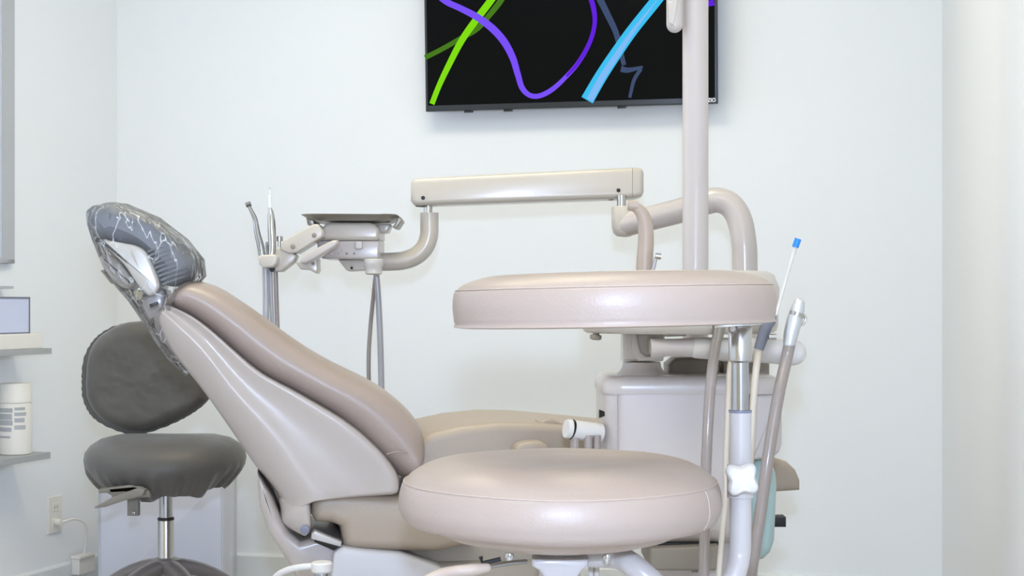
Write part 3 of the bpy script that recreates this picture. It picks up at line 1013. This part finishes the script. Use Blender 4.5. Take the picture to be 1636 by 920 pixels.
mb = MB(); mb.slab([(440, 398), (452, 394), (474, 408), (470, 418), (450, 434), (438, 434), (432, 428), (434, 410)], FRONT, DH - .12, DH - .07, r=.006, seg=3); mb.build('rail_joint', M_arm, DU)
mb = MB(); mb.slab([(412, 410), (416, 407), (438, 406), (443, 410), (442, 421), (436, 427), (420, 428), (414, 422)], FRONT, DH - .16, DH - .09, r=.006, seg=4); mb.build('handpiece_holder', M_arm, DU, angle=50)
MB().lathe(P(446, 382, DH - .10), [(.004, -.02), (.004, -.006), (.009, -.005), (.009, .006), (.004, .008)], n=16).build('rail_knob', M_dchrome, DU)
MB().lathe(P(435, 430, DH - .12), [(.007, 0), (.007, .003), (.003, .003)], n=14, axis='Y').build('rail_plug', M_black, DU)
# instrument tray on the control head
tc_ = P(564, 350, DH + .01)
TR = thing('instrument_tray', 'empty steel instrument tray with handled ends on top of the control head', 'tray', P(564, 356, DH + .01))
rings = []
hw, hd2 = 75 * DH / F, .13


def rr_ring(hx, hy, z, r, n=8, dz=0.0):
    out = []
    for (sx, sy, a0) in ((1, 1, 0), (-1, 1, pi / 2), (-1, -1, pi), (1, -1, 3 * pi / 2)):
        for k in range(n + 1):
            a = a0 + pi / 2 * k / n
            x = sx * (hx - r) + r * cos(a); y = sy * (hy - r) + r * sin(a)
            out.append(tc_ + Vector((x, y, z)))
    return out


z355 = P(0, 355.5, DH).z - tc_.z
zt3 = P(0, 346.5, DH).z - tc_.z
rings = [rr_ring(hw * .74, hd2 * .72, z355, .03), rr_ring(hw * .82, hd2 * .82, z355 + .002, .035), rr_ring(hw * .95, hd2 * .97, zt3 - .003, .04), rr_ring(hw, hd2, zt3, .045), rr_ring(hw, hd2, zt3 + .0015, .045),
         rr_ring(hw * .95, hd2 * .96, zt3 - .001, .04), rr_ring(hw * .81, hd2 * .81, z355 + .004, .034), rr_ring(hw * .7, hd2 * .7, z355 + .003, .03)]
MB().rings(rings).build('tray_pan', M_steeltray, TR, angle=50)
for sg, xx in ((-1, 489), (1, 640)):
    pa = P(xx + 1 * sg, 347, DH - .02); 
    mb = MB()
    a = P(xx - 2 * sg, 347, DH); 
    if sg < 0:
        mb.slab([(489, 348), (493, 346), (499, 348), (502, 357), (499, 361), (491, 359)], FRONT, DH - .06, DH + .06, r=.002, seg=2)
    else:
        mb.slab([(633, 348), (640, 348), (641, 352), (633, 364), (627, 363), (634, 352)], FRONT, DH - .06, DH + .06, r=.002, seg=2)
    mb.build('tray_handle', M_steeltray, TR)
mb = MB(); mb.slab([(602, 358), (624, 358), (619, 371), (608, 372), (604, 366)], FRONT, DH - .03, DH + .05, r=.004, seg=3); mb.build('tray_bracket', M_arm, DU)

# hoses below the clamp
mb = MB(); mb.tube(PT([(600, 425, DB - .03), (604, 470, DB - .03), (607, 530, DB - .03), (609, 600, DB - .03), (610, 660, DB - .03), (611, 760, DB - .02), (640, 900, DB - .1), (700, 1000, DB - .3), (760, 1040, DB - .35)]), .0078, n=16)
mb.build('supply_hose', M_hose2, DU)
mb = MB(); mb.tube(PT([(602, 425, DB - .01), (598, 460, DB), (592, 520, DB + .01), (589, 570, DB), (590, 620, DB), (596, 700, DB), (630, 900, DB - .1), (700, 1020, DB - .3), (760, 1050, DB - .35)]), .0055, n=16)
mb.build('supply_hose', M_hose, DU)

# handpieces resting in the holder, each with its own hose
DP = DH - .125
HP = thing('dental_handpiece', 'angled steel high speed handpiece in the holder, leftmost instrument', 'dental handpiece', P(419, 408, DP), 'handpieces in the delivery holder')
mb = MB(); mb.tube(PT([(419, 410, DP), (416, 392, DP), (411, 372, DP), (408, 352, DP), (403, 340, DP), (398, 330, DP)]), [.0085, .0088, .0075, .0060, .0052, .0042], n=20); mb.build('handle', M_dchrome, HP)
mb = MB(); mb.tube(PT([(393, 328, DP), (401, 325, DP)]), .0062, n=18); mb.build('handpiece_head', M_dchrome, HP)
mb = MB(); mb.tube(PT([(424, 424, DP), (425, 470, DP), (425, 520, DP), (426, 600, DP + .02), (440, 800, DP + .1), (520, 960, DP), (560, 1000, DP - .1)]), .0078, n=16); mb.build('handpiece_hose', M_hose2, HP)
SY = thing('air_water_syringe', 'upright silver syringe with clear tip in the holder, right of the angled handpiece', 'dental syringe', P(433, 408, DP), 'handpieces in the delivery holder')
mb = MB(); mb.tube(PT([(434, 410, DP), (435, 390, DP), (434, 365, DP), (433, 345, DP), (431.5, 334, DP), (431, 330, DP)]), [.0090, .0095, .0100, .0085, .0050, .0040], n=20); mb.build('syringe_body', M_chrome, SY)
mb = MB(); mb.tube(PT([(431, 332, DP), (431, 314, DP), (431, 312, DP), (431, 302, DP)]), [.0052, .0050, .0022, .0018], n=14, smooth=0); mb.build('syringe_tip', mat('clear_tip_plastic', (226, 230, 232), 0.2, var=0.01), SY)
MB().tube(PT([(431, 302, DP), (431, 299.5, DP)]), .0022, n=10).build('tip_end', M_chrome, SY)
mb = MB(); mb.tube(PT([(432, 424, DP + .02), (433, 470, DP + .02), (435, 520, DP + .02), (437, 600, DP + .03), (450, 800, DP + .12), (530, 960, DP), (570, 1000, DP - .1)]), .0050, n=14); mb.build('syringe_hose', M_hose2, SY)
TH = thing('dental_handpiece', 'small dark steel handpiece coupling half hidden between the two taller instruments', 'dental handpiece', P(427, 405, DP + .03), 'handpieces in the delivery holder')
mb = MB(); mb.tube(PT([(427, 408, DP + .03), (426, 394, DP + .03), (426, 386, DP + .03)]), [.006, .005, .003], n=14); mb.build('coupling', M_dchrome, TH)
mb = MB(); mb.tube(PT([(440, 430, DP + .04), (441, 460, DP + .04), (443, 520, DP + .04), (446, 600, DP + .04), (460, 800, DP + .12), (540, 960, DP), (580, 1000, DP - .1)]), .0058, n=14); mb.build('handpiece_hose', M_hose, TH)

# ------------------------------------------------------------------ light pole
DL = 2.985
LP = thing('exam_light_pole', 'tall pale enamel light post standing in front of the television', 'light post', Vector((P(1111, 485, DL).x, DL, 0)))
lx = P(1111, 485, DL).x
MB().lathe(Vector((lx, DL, 0)), [(.0256, 0.0), (.0256, 2.25), (.020, 2.27)], n=40).build('post', M_pole, LP)
mb = MB(); mb.tube([Vector((lx, DL, 2.20)), Vector((lx - .25, DL - .1, 2.24)), Vector((lx - .55, DL - .2, 2.22)), Vector((lx - .62, DL - .22, 2.12))], .018, n=16); mb.build('light_arm', M_pole, LP)
lh = Vector((lx - .62, DL - .22, 2.08))
MB().lathe(lh, [(.02, .05), (.09, .04), (.13, 0), (.125, -.02), (.02, -.015)], n=32).build('lamp_head', M_whitep, LP)
hx_ = P(1078, 20, DL - .02)
hz1 = P(1078, 42, DL).z
mb = MB(); mb.tube([Vector((hx_.x, hx_.y, hz1)), Vector((hx_.x, hx_.y, hz1 + .26))], .0165, n=24, cap_round=True); hh_ = mb.build('hanging_handle', M_pole, LP)
mb = MB(); mb.slab([(1067, 4), (1073, 2), (1078, -5), (1079, -40), (1083, -40), (1083, 0), (1076, 40), (1069, 36)], FRONT, DL - .04, DL - .034, r=.001, seg=1); mb.build('handle_slot', M_arm, hh_)
mb = MB(); mb.tube([Vector((hx_.x, hx_.y, hz1 + .25)), Vector((lx, DL, hz1 + .27))], .012, n=14); mb.build('handle_bracket', M_pole, LP)

# ------------------------------------------------------------------ cuspidor unit
DUn = 2.72
CU = thing('cuspidor_unit', 'pale grey cuspidor cabinet with round bowl and horizontal tube holder', 'cuspidor', Vector((P(1100, 485, DUn).x, DUn, 0)))
# body with a chamfered left side: plan outline lofted in z
def plan(xs, z, D0=DUn, shrink=0.0):
    return [Vector((x, y, z)) for x, y in xs]


def xat(px, D): return (px - HX) / F * D


zl1, zl0 = P(0, 600, DUn).z, P(0, 629, DUn).z


def outline(inset, D0=DUn - .02, right=1252):
    i = inset
    xl, xr = xat(961, D0) + i, xat(right, D0) - i
    pts = []
    dpt = .26
    r = .04
    for (cx, cy, a0) in ((xr - r, D0 + dpt - i - r, 0), (xl + r, D0 + dpt - i - r, pi / 2), (xl + r, D0 + i + r, pi), (xr - r, D0 + i + r, 3 * pi / 2)):
        for k in range(9):
            a = a0 + pi / 2 * k / 8
            pts.append((cx + r * cos(a), cy + r * sin(a)))
    return pts


rings = [plan(outline(.001), zl0)] + [plan(outline(.0), zl0 + .003)] + [plan(outline(.0), zl1 - .02)]
for k in range(1, 6):
    a = pi / 2 * k / 5
    rings.append(plan(outline(.018 * (1 - cos(a))), zl1 - .02 + .02 * sin(a)))
MB().rings(rings).build('cabinet_lid', M_unit, CU, angle=50)
zb1 = P(0, 868, DUn - .02).z
ol = outline(.004)
MB().rings([plan(outline(.02, right=1210), zb1), plan(outline(.008, right=1210), zb1 + .012), plan(outline(.004, right=1210), zb1 + .03), plan(outline(.003, right=1210), zl0)]).build('cabinet_body', M_unit, CU, angle=50)
mb = MB(); mb.slab([(984.6, 629), (985.8, 629), (985.8, 866), (984.6, 866)], FRONT, DUn - .0205, DUn - .010, r=.0002, seg=1); mb.build('panel_seam', M_white, CU)
# right rear module
mb = MB(); mb.slab([(1198, 629), (1250, 629), (1250, 708), (1246, 722), (1236, 731), (1205, 735), (1198, 735)], FRONT, DUn - .012, DUn + .19, r=.008, seg=4); mb.build('side_module', M_unit, CU, angle=50)
bc = P(1200, 485, DUn + .10)
zt1, zb3 = P(0, 735, DUn + .1).z, P(0, 893, DUn + .1).z
kk = (DUn + .1) / F
MB().lathe((bc.x, bc.y, 0), [(.004, zb3), (20 * kk, zb3 + .003), (30 * kk, P(0, 880, DUn + .1).z), (36 * kk, P(0, 862, DUn + .1).z), (40 * kk, P(0, 775, DUn + .1).z), (38 * kk, P(0, 755, DUn + .1).z), (30 * kk, zt1 + .004), (10 * kk, zt1 + .01)], n=40).build('water_bottle', M_teal, CU, angle=60)
mb = MB(); mb.slab([(1040, 876), (1148, 872), (1150, 905), (1142, 912), (1040, 912)], FRONT, DUn - .03, DUn + .18, r=.006, seg=3); mb.build('drain_pan', M_unit_dark, CU)
mb = MB(); mb.slab([(1050, 866), (1150, 866), (1150, 874), (1050, 877)], FRONT, DUn + .0, DUn + .16, r=.002, seg=2); mb.build('pan_gap_shade', M_black, CU)  # black slab stands in for the shade in the gap above the pan
MB().lathe(P(1110, 911, DUn - .01), [(.006, .003), (.006, -.003)], n=12).build('pan_foot', M_unit_dark, CU)
mb = MB(); mb.slab([(1190, 828), (1256, 826), (1256, 842), (1190, 842)], FRONT, DUn + .20, DUn + .24, r=.002, seg=2); mb.build('foot_bracket', M_black, CU)
MB().box((xat(1110, DUn) , DUn + .08, .16), (.30, .22, .32), .02).build('floor_box', M_unit, CU)
mb = MB(); mb.box((xat(1120, DUn), DUn + .10, .42), (.14, .10, .24), .01); mb.build('floor_column', M_unit, CU)
# bowl bracket
DF = DUn + .05
fl_c = P(1025, 598, DF)
zz = lambda py, D=DF: P(0, py, D).z
MB().lathe((fl_c.x, fl_c.y, 0), [(.048, zz(601)), (.046, zz(597)), (.040, zz(592)), (.036, zz(586)), (.0345, zz(578)), (.02, zz(577))], n=36).build('bowl_flange', M_unit, CU, angle=60)
mb = MB(); mb.slab([(996, 530), (1062, 530), (1064, 566), (1058, 577), (996, 577)], FRONT, DF - .035, DF + .04, r=.008, seg=4); bb_ = mb.build('bowl_bracket', M_arm, CU)
mb = MB(); mb.slab([(1012, 532), (1018, 534), (1024, 562), (1032, 569), (1060, 566), (1060, 576), (1020, 577), (1010, 560)], FRONT, DF - .045, DF - .03, r=.003, seg=3); mb.build('bracket_rib', M_arm, bb_)
# bowl
bwc = P(1085, 485, DUn + .02)
kb = (DUn + .02) / F
bz0, bz1 = P(0, 534, DUn - .13).z, P(0, 433.5, DUn - .02).z
MB().lathe((bwc.x, bwc.y, 0), [(.02, bz0), (148 * kb, bz0), (153 * kb, bz0 + .004), (156 * kb, bz0 + .014), (158 * kb, bz1 - .03), (150 * kb, bz1 - .006), (140 * kb, bz1), (130 * kb, bz1 - .006), (100 * kb, bz1 - .05), (30 * kb, bz1 - .07), (.01, bz1 - .07)], n=64).build('bowl', M_arm, CU, angle=50)
kn = P(952, 536, DUn - .04)
MB().lathe(kn, [(.006, .012), (.006, .002), (.0105, .001), (.0105, -.006), (.006, -.008)], n=20, tilt=Matrix.Rotation(radians(6), 3, 'Y')).build('bowl_knob', M_unit_dark, CU)
mb = MB(); mb.slab([(1062, 533), (1096, 532), (1096, 537), (1064, 538)], FRONT, DUn - .10, DUn - .07, r=.001, seg=1); mb.build('bowl_clip', M_whitep, CU)
# spout and cup filler
mb = MB(); mb.tube(PT([(1029, 450, DUn), (1030, 415, DUn), (1032, 385, DUn), (1031, 360, DUn), (1026, 342, DUn), (1017, 332, DUn), (1009, 329, DUn)]), [.0150, .0150, .0145, .0135, .012, .0095, .0085], n=24)
sp_ = mb.build('bowl_spout', M_vinyl_pan, CU)
mb = MB(); mb.tube(PT([(1019, 329, DUn - .002), (1003, 328, DUn - .002)]), .0095, n=20); mb.build('spout_nozzle', M_vinyl_pan, sp_)
mb = MB(); mb.tube(PT([(1041, 445, DUn - .02), (1044, 428, DUn - .02), (1048, 411, DUn - .02)]), .0035, n=12); cf = mb.build('cup_filler', M_hose2, CU)
mb = MB(); mb.tube(PT([(1047, 409, DUn - .02), (1056, 410, DUn - .02)]), .0055, n=12); mb.build('filler_tip', M_chrome, cf)
# sockets behind, lumps on the lid
mb = MB(); mb.slab([(1068, 601), (1068, 582), (1080, 572), (1130, 571), (1146, 577), (1150, 590), (1150, 601)], FRONT, DUn + .10, DUn + .20, r=.008, seg=4); mb.build('post_socket', M_unit_dark, CU)
mb = MB(); mb.slab([(1154, 601), (1154, 577), (1230, 577), (1230, 601)], FRONT, DUn + .12, DUn + .20, r=.006, seg=4); mb.build('pipe_socket', M_unit_dark, CU)
# horizontal tube holder
DA = DUn - .12
mb = MB(); mb.tube(PT([(1040, 556, DA), (1075, 555, DA), (1108, 555, DA)]), [.0165, .0150, .0165], n=28, smooth=4); mb.build('holder_arm', M_pole, CU)
mb = MB(); mb.tube(PT([(1106, 555, DA), (1120, 556, DA), (1200, 559, DA), (1267, 563, DA)]), [.016, .0185, .0205, .0225], n=28, smooth=3, cap_round=True); mb.build('holder_bar', M_whitep, CU)
mb = MB(); mb.slab([(1046, 545), (1064, 545), (1064, 568), (1046, 568)], FRONT, DA, DF, r=.004, seg=3); mb.build('arm_mount', M_arm, CU)
# small vacuum holder at the left of the body
DV = DUn - .02
mb = MB(); mb.tube(PT([(913, 686, DV), (960, 692, DV + .02)]), .0175, n=28, smooth=0); vh = mb.build('vacuum_holder', M_whitep, CU)
mb = MB(); mb.tube(PT([(911.5, 685.5, DV - .001), (913.5, 686, DV)]), .0182, n=28); mb.build('holder_ring', M_black, vh)
mb = MB(); mb.tube(PT([(904, 684.5, DV - .004), (911.5, 685.5, DV - .001)]), [.0165, .0178], n=28); mb.build('holder_cap', M_whitep, vh)
for x in (919, 940, 954):
    mb = MB(); mb.tube(PT([(x, 695, DV), (x, 740, DV), (x + 4, 790, DV + .02)]), .0088 if x < 950 else .007, n=20); mb.build('holder_hose', M_hose, vh)
mb = MB(); mb.tube(PT([(957, 661, DV), (962, 661, DV), (966, 661, DV)]), [.008, .006, .004], n=16); mb.build('side_knob', M_black, CU)

# ------------------------------------------------------------------ instruments hanging in the tube holder
DG = DA - .035
SU = thing('suction_handpiece', 'large chrome suction handpiece with thick grey hose, rightmost on the holder tube', 'suction handpiece', P(1261, 545, DG))
mb = MB(); mb.tube(PT([(1261, 548, DG), (1263.5, 535, DG), (1267, 520, DG), (1271, 505, DG), (1275, 492, DG), (1277, 485, DG)]), [.0108, .0125, .0132, .0128, .0115, .0095], n=28, cap_round=True); hv = mb.build('valve_body', M_satin, SU, angle=60)
mb = MB(); mb.tube(PT([(1272, 505, DG - .002), (1274, 499, DG - .002)]), .0130, n=24); mb.build('valve_collar', M_chrome, hv)
mb = MB(); mb.tube(PT([(1281, 500, DG), (1287, 508, DG), (1284, 516, DG), (1279, 520, DG)]), .0022, n=10); mb.build('thumb_lever', M_chrome, hv)
mb = MB(); mb.tube(PT([(1262, 546, DG), (1256, 575, DG), (1245, 625, DG - .02), (1235, 680, DG - .03), (1225, 745, DG - .04), (1216, 810, DG - .04), (1207, 870, DG - .04), (1198, 930, DG - .02), (1190, 1020, DG + .1), (1185, 1100, DG + .25)]), [.0102] * 10, n=24); mb.build('suction_hose', M_hose, SU)
SE = thing('saliva_ejector', 'thin saliva ejector straw with bright blue tip in a grey valve', 'saliva ejector', P(1224, 550, DG))
mb = MB(); mb.tube(PT([(1240, 503, DG), (1250, 466, DG), (1262, 424, DG), (1271, 394, DG)]), .0031, n=12); mb.build('straw', mat('translucent_straw', (206, 202, 194), 0.25, var=0.05, vscale=60), SE)
mb = MB(); mb.tube(PT([(1270.5, 395, DG), (1275, 381.5, DG)]), [.0058, .0058], n=16); mb.build('straw_tip', M_blue, SE)
mb = MB(); mb.tube(PT([(1212, 558, DG), (1218, 540, DG), (1224, 522, DG), (1233, 512, DG), (1238, 504, DG)]), [.0085, .0095, .0105, .0080, .0035], n=22); gv = mb.build('valve_grip', M_grip, SE)
mb = MB(); mb.tube(PT([(1228, 538, DG - .014), (1240, 538, DG - .014)]), .0050, n=14); mb.build('valve_knob', M_chrome, gv)
mb = MB(); mb.tube(PT([(1213, 556, DG), (1208, 590, DG), (1204, 640, DG), (1201, 700, DG), (1197, 770, DG), (1192, 850, DG), (1186, 930, DG), (1180, 1050, DG + .1)]), .0062, n=16); mb.build('ejector_hose', M_cream, SE)
AW = thing('instrument_hose', 'grey hose in a beige metal cap, leftmost on the holder tube', 'hose', P(1148, 535, DG))
mb = MB(); mb.tube(PT([(1149, 522, DG), (1146, 544, DG)]), [.0105, .0090], n=22); mb.build('hose_cap', M_steeltray, AW)
mb = MB(); mb.tube(PT([(1145, 541, DG), (1139, 580, DG), (1134, 630, DG - .01), (1130, 700, DG - .02), (1127, 780, DG - .02), (1125.5, 860, DG - .02), (1125, 940, DG - .02), (1128, 1050, DG + .1)]), .0090, n=22); mb.build('grey_hose', M_hose, AW)
CT = MB(); CT.tube(PT([(1168, 575, DG + .0), (1165, 600, DG), (1162, 680, DG), (1160, 740, DG), (1160, 790, DG), (1154, 850, DG), (1149, 915, DG), (1146, 980, DG), (1145, 1060, DG + .1)]), .0050, n=14)
ct = CT.build('cream_tube', M_cream); ct['label'] = 'thin cream tube hanging just left of the chrome stool post'; ct['category'] = 'tube'

# ------------------------------------------------------------------ front stool
DN = 1.96
kn_ = DN / F
scx = P(894.5, 485, DN); scx.z = 0
FS = thing('assistant_stool', 'beige round stool in the foreground with raised torso pad on a side post', 'stool', scx)
zn = lambda py, D=DN: P(0, py, D).z
Rn = 256 * kn_
z_seam = .95 - 282 * kn_            # seam ring height
prof = [(.004, z_seam + .0298), (Rn * .08, z_seam + .0298), (Rn * .18, z_seam + .0296), (Rn * .34, z_seam + .0285), (Rn * .50, z_seam + .0300), (Rn * .66, z_seam + .0290), (Rn * .80, z_seam + .0225), (Rn * .90, z_seam + .0125), (Rn * .965, z_seam + .0015), (Rn * .975, z_seam - .001),
        (Rn * .985, z_seam - .0045), (Rn * 1.0, z_seam - .016), (Rn * 1.004, z_seam - .030), (Rn * .992, z_seam - .040), (Rn * .965, z_seam - .0495), (Rn * .90, z_seam - .0555), (Rn * .70, z_seam - .057), (.01, z_seam - .057)]
prof_s, _ = catmull([Vector((r, h, 0)) for r, h in prof], [0] * len(prof), 4)
random.seed(3)


def dent(r, h, a):
    return r, h + (.0016 * sin(2 * a + 1.0) * (r / Rn) ** 2 + .0010 * (r / Rn) ** 2 * sin(5 * a)) * (1 if h < z_seam - .04 or h > z_seam + .005 else .5)


MB().lathe(scx, [(p.x, p.y) for p in prof_s], n=128, fn=dent).build('seat_cushion', M_vinyl, FS, angle=80)
ringpts = [scx + Vector((Rn * .973 * cos(a), Rn * .973 * sin(a), z_seam + .0006 + .0005 * sin(5 * a) + .0008 * sin(2 * a + 1))) for a in [2 * pi * k / 160 for k in range(161)]]
mb = MB(); mb.tube(ringpts, .0009, n=8, smooth=0); mb.build('seat_seam', M_seam, FS)
# vertical seam
av = math.acos(.86)
sv = []
for (r, h) in [(.975, -.001), (.988, -.0045), (1.003, -.016), (1.007, -.030), (.996, -.040), (.969, -.0495)]:
    sv.append(scx + Vector((Rn * r * cos(-av), Rn * r * sin(-av), z_seam + h)))
mb = MB(); mb.tube(sv, .0009, n=8); mb.build('side_seam', M_seam, FS)
# underside dish
MB().lathe(scx, [(Rn * .80, z_seam - .055), (Rn * .78, z_seam - .062), (Rn * .70, z_seam - .0705), (Rn * .58, z_seam - .0775), (Rn * .40, z_seam - .083), (.01, z_seam - .084)], n=96).build('seat_pan', M_vinyl_pan, FS, angle=60)
zpan = z_seam - .086
hb0 = scx + Vector((0, 0, 0))
MB().lathe(hb0, [(.040, zpan), (.038, zpan - .004), (.030, zpan - .012), (.027, zpan - .022), (.026, zpan - .09)], n=40).build('hub', M_white, FS, angle=50)
mb = MB(); mb.slab([(850, 893), (940, 893), (940, 905), (930, 912), (918, 930), (874, 930), (862, 912), (850, 905)], FRONT, DN - .05, DN + .05, r=.005, seg=3); mb.build('hub_bracket', M_white, FS, angle=50)
MB().lathe(hb0, [(.025, zpan - .05), (.025, .36)], n=32).build('column', M_chrome, FS)
MB().lathe(hb0, [(.030, .38), (.032, .13)], n=32).build('outer_column', M_white, FS)
for x in (944, 953):
    MB().tube([P(x, 880, DN + .07), P(x, 960, DN + .07)], .004, n=12).build('support_rod', M_arm, FS)
for i in range(5):
    a = radians(54 + 72 * i)
    d = Vector((cos(a), sin(a), 0)); s = Vector((-sin(a), cos(a), 0))
    rings = []
    for t in [k / 8 for k in range(9)]:
        c = scx + d * (.02 + .27 * t) + Vector((0, 0, .16 - .07 * t))
        hw2 = .024 - .007 * t; hh = .018 - .006 * t
        rings.append([c + s * (hw2 * cos(q)) + Vector((0, 0, hh * sin(q))) for q in [2 * pi * j / 14 for j in range(14)]])
    lg = MB().rings(rings).build('leg', M_white, FS, angle=60)
    e = scx + d * .288
    mb = MB()
    mb.tube([e + Vector((0, 0, .085)), e + Vector((0, 0, .03))], .006, n=10)
    for sg in (-1, 1):
        mb.tube([e + s * sg * .009 + Vector((0, 0, .028)), e + s * sg * .024 + Vector((0, 0, .028))], .028, n=20)
    mb.tube([e + s * -.010 + Vector((0, 0, .028)), e + s * .010 + Vector((0, 0, .028))], .006, n=10)
    mb.build('caster', M_black, lg)
# height lever under the seat
mb = MB(); mb.tube(PT([(840, 897, DN - .10), (810, 900, DN - .13), (772, 907, DN - .16)]), .0032, n=12); lv = mb.build('height_lever', M_dchrome, FS)
mb = MB(); mb.tube(PT([(778, 907, DN - .16), (755, 910, DN - .165), (725, 913, DN - .17), (700, 919, DN - .18), (675, 932, DN - .19)]), [.0055, .0075, .007, .007, .007], n=18, cap_round=True); mb.build('lever_grip', M_vinyl_pan, lv)
mb = MB(); mb.tube(PT([(768, 889, DN - .05), (771, 900, DN - .05), (800, 893, DN - .05)]), .003, n=8, smooth=0); mb.build('lever_clip', M_black, FS)
for (x, y) in ((814, 894), (970, 896)):
    MB().lathe(P(x, y, DN - .08), [(.004, .010), (.006, .004), (.003, -.004)], n=12).build('pan_bolt', M_chrome, FS)
# side post
px_post = P(1182.5, 485, DN)
post_pts = PT([(1183, 657, DN), (1183, 760, DN), (1183, 855, DN), (1181, 890, DN), (1172, 922, DN - .01), (1150, 950, DN - .01), (1112, 966, DN - .02), (1072, 958, DN - .03), (1040, 928, DN - .04), (1010, 902, DN - .03), (985, 890, DN - .01), (940, 889, DN)])
mb = MB(); mb.tube(post_pts, [.0142] * 7 + [.0150, .0155, .0155, .0150, .0140], n=28); mb.build('side_post', M_white, FS, angle=60)
MB().lathe((px_post.x, DN, 0), [(.0145, zn(659)), (.0152, zn(658)), (.0152, zn(655)), (.012, zn(654.5))], n=28).build('post_cap', M_grip, FS)
MB().lathe((px_post.x, DN, 0), [(.0112, zn(700)), (.0112, zn(560))], n=28).build('inner_tube', M_dchrome, FS)
MB().lathe((px_post.x, DN, 0), [(.012, zn(579)), (.0150, zn(576)), (.0155, zn(572)), (.0155, zn(524)), (.014, zn(521))], n=32).build('upper_collar', M_chrome, FS)
MB().lathe(P(1170, 525, DN - .012), [(.004, 0), (.0042, .004), (.003, .006)], n=10, axis='Y').build('collar_bolt', M_whitep, FS)
mb = MB(); mb.slab([(1142, 517), (1218, 512), (1218, 519), (1140, 524)], FRONT, DN - .02, DN + .04, r=.0015, seg=2); mb.build('pad_plate', M_chrome, FS)
# clover clamp knob
ck = P(1185, 765, DN - .034)
rings = []
for (s, w) in ((.25, -.012), (.80, -.012), (.93, -.009), (1.0, -.004), (1.0, .004), (.90, .009), (.4, .010)):
    ring = []
    for k in range(64):
        a = 2 * pi * k / 64
        r_ = (.0205 + .0038 * cos(4 * (a - radians(52)))) * s
        ring.append(ck + Vector((r_ * cos(a), w, r_ * sin(a))))
    rings.append(ring)
kb_ = MB().rings(rings).build('clamp_knob', M_whitep, FS, angle=50)
mb = MB(); mb.tube([ck, ck + Vector((0, .03, 0))], .006, n=12); mb.build('knob_stud', M_chrome, kb_)
MB().lathe((px_post.x, DN, 0), [(.0145, zn(795)), (.0172, zn(794)), (.0172, zn(742)), (.0145, zn(741))], n=28).build('clamp_sleeve', M_white, FS)

# torso pad: crescent, convex toward the camera
pc_ = P(980, 480, DN + .015)
Ro = 258 * kn_
tl = Matrix.Rotation(radians(-1.15), 3, 'Y')
hz = lambda py: (HY - py) / F * 1.76
ztop, zbot = .0125, -.0475 + .0          # relative section (seam top / underside)
z_c2 = .95
sec = []       # (radial from outer: 0 outer .. -w inner, z)
wd = .125
z_seam2 = .0205; z_bot2 = -.0285; z_cr = .0395
raw = [(-.010, z_bot2), (-.002, z_bot2 + .006), (0.0, z_bot2 + .016), (0.001, z_bot2 + .030), (-.001, z_seam2 - .004), (-.004, z_seam2), (-.012, z_seam2 + .007), (-.030, z_cr - .005), (-.060, z_cr), (-.085, z_cr - .004), (-.108, z_seam2 + .005), (-.120, z_seam2 - .002), (-.124, z_seam2 - .012), (-.125, z_bot2 + .02), (-.122, z_bot2 + .006), (-.112, z_bot2)]
sec = closed_catmull(raw, 3)
rings = []
A0, A1 = radians(-205), radians(25)
N = 84
for i in range(N + 1):
    t = i / N
    a = A0 + (A1 - A0) * t
    # rounded ends: shrink section toward its middle
    e = min(t, 1 - t) * (A1 - A0) * (Ro - wd / 2)
    rr = wd / 2
    s = 1.0 if e > rr else max(.03, math.sqrt(max(0, 1 - (1 - e / rr) ** 2)))
    zs_ = .55 + .45 * s if s < 1 else 1
    ring = []
    for (q, z) in sec:
        r = Ro - wd / 2 + (q + wd / 2) * s
        v = Vector((r * cos(a), r * sin(a), z * zs_))
        ring.append(Vector((pc_.x, pc_.y, .95)) + tl @ v)
    rings.append(ring)
MB().rings(rings).build('torso_pad', M_vinyl, FS, angle=70)
seam = []
for i in range(6, N - 5):
    a = A0 + (A1 - A0) * i / N
    seam.append(Vector((pc_.x, pc_.y, .95)) + tl @ Vector(((Ro - .0035) * cos(a), (Ro - .0035) * sin(a), z_seam2 + .0005)))
mb = MB(); mb.tube(seam, .0008, n=8, smooth=0); mb.build('pad_seam', M_seam, FS)
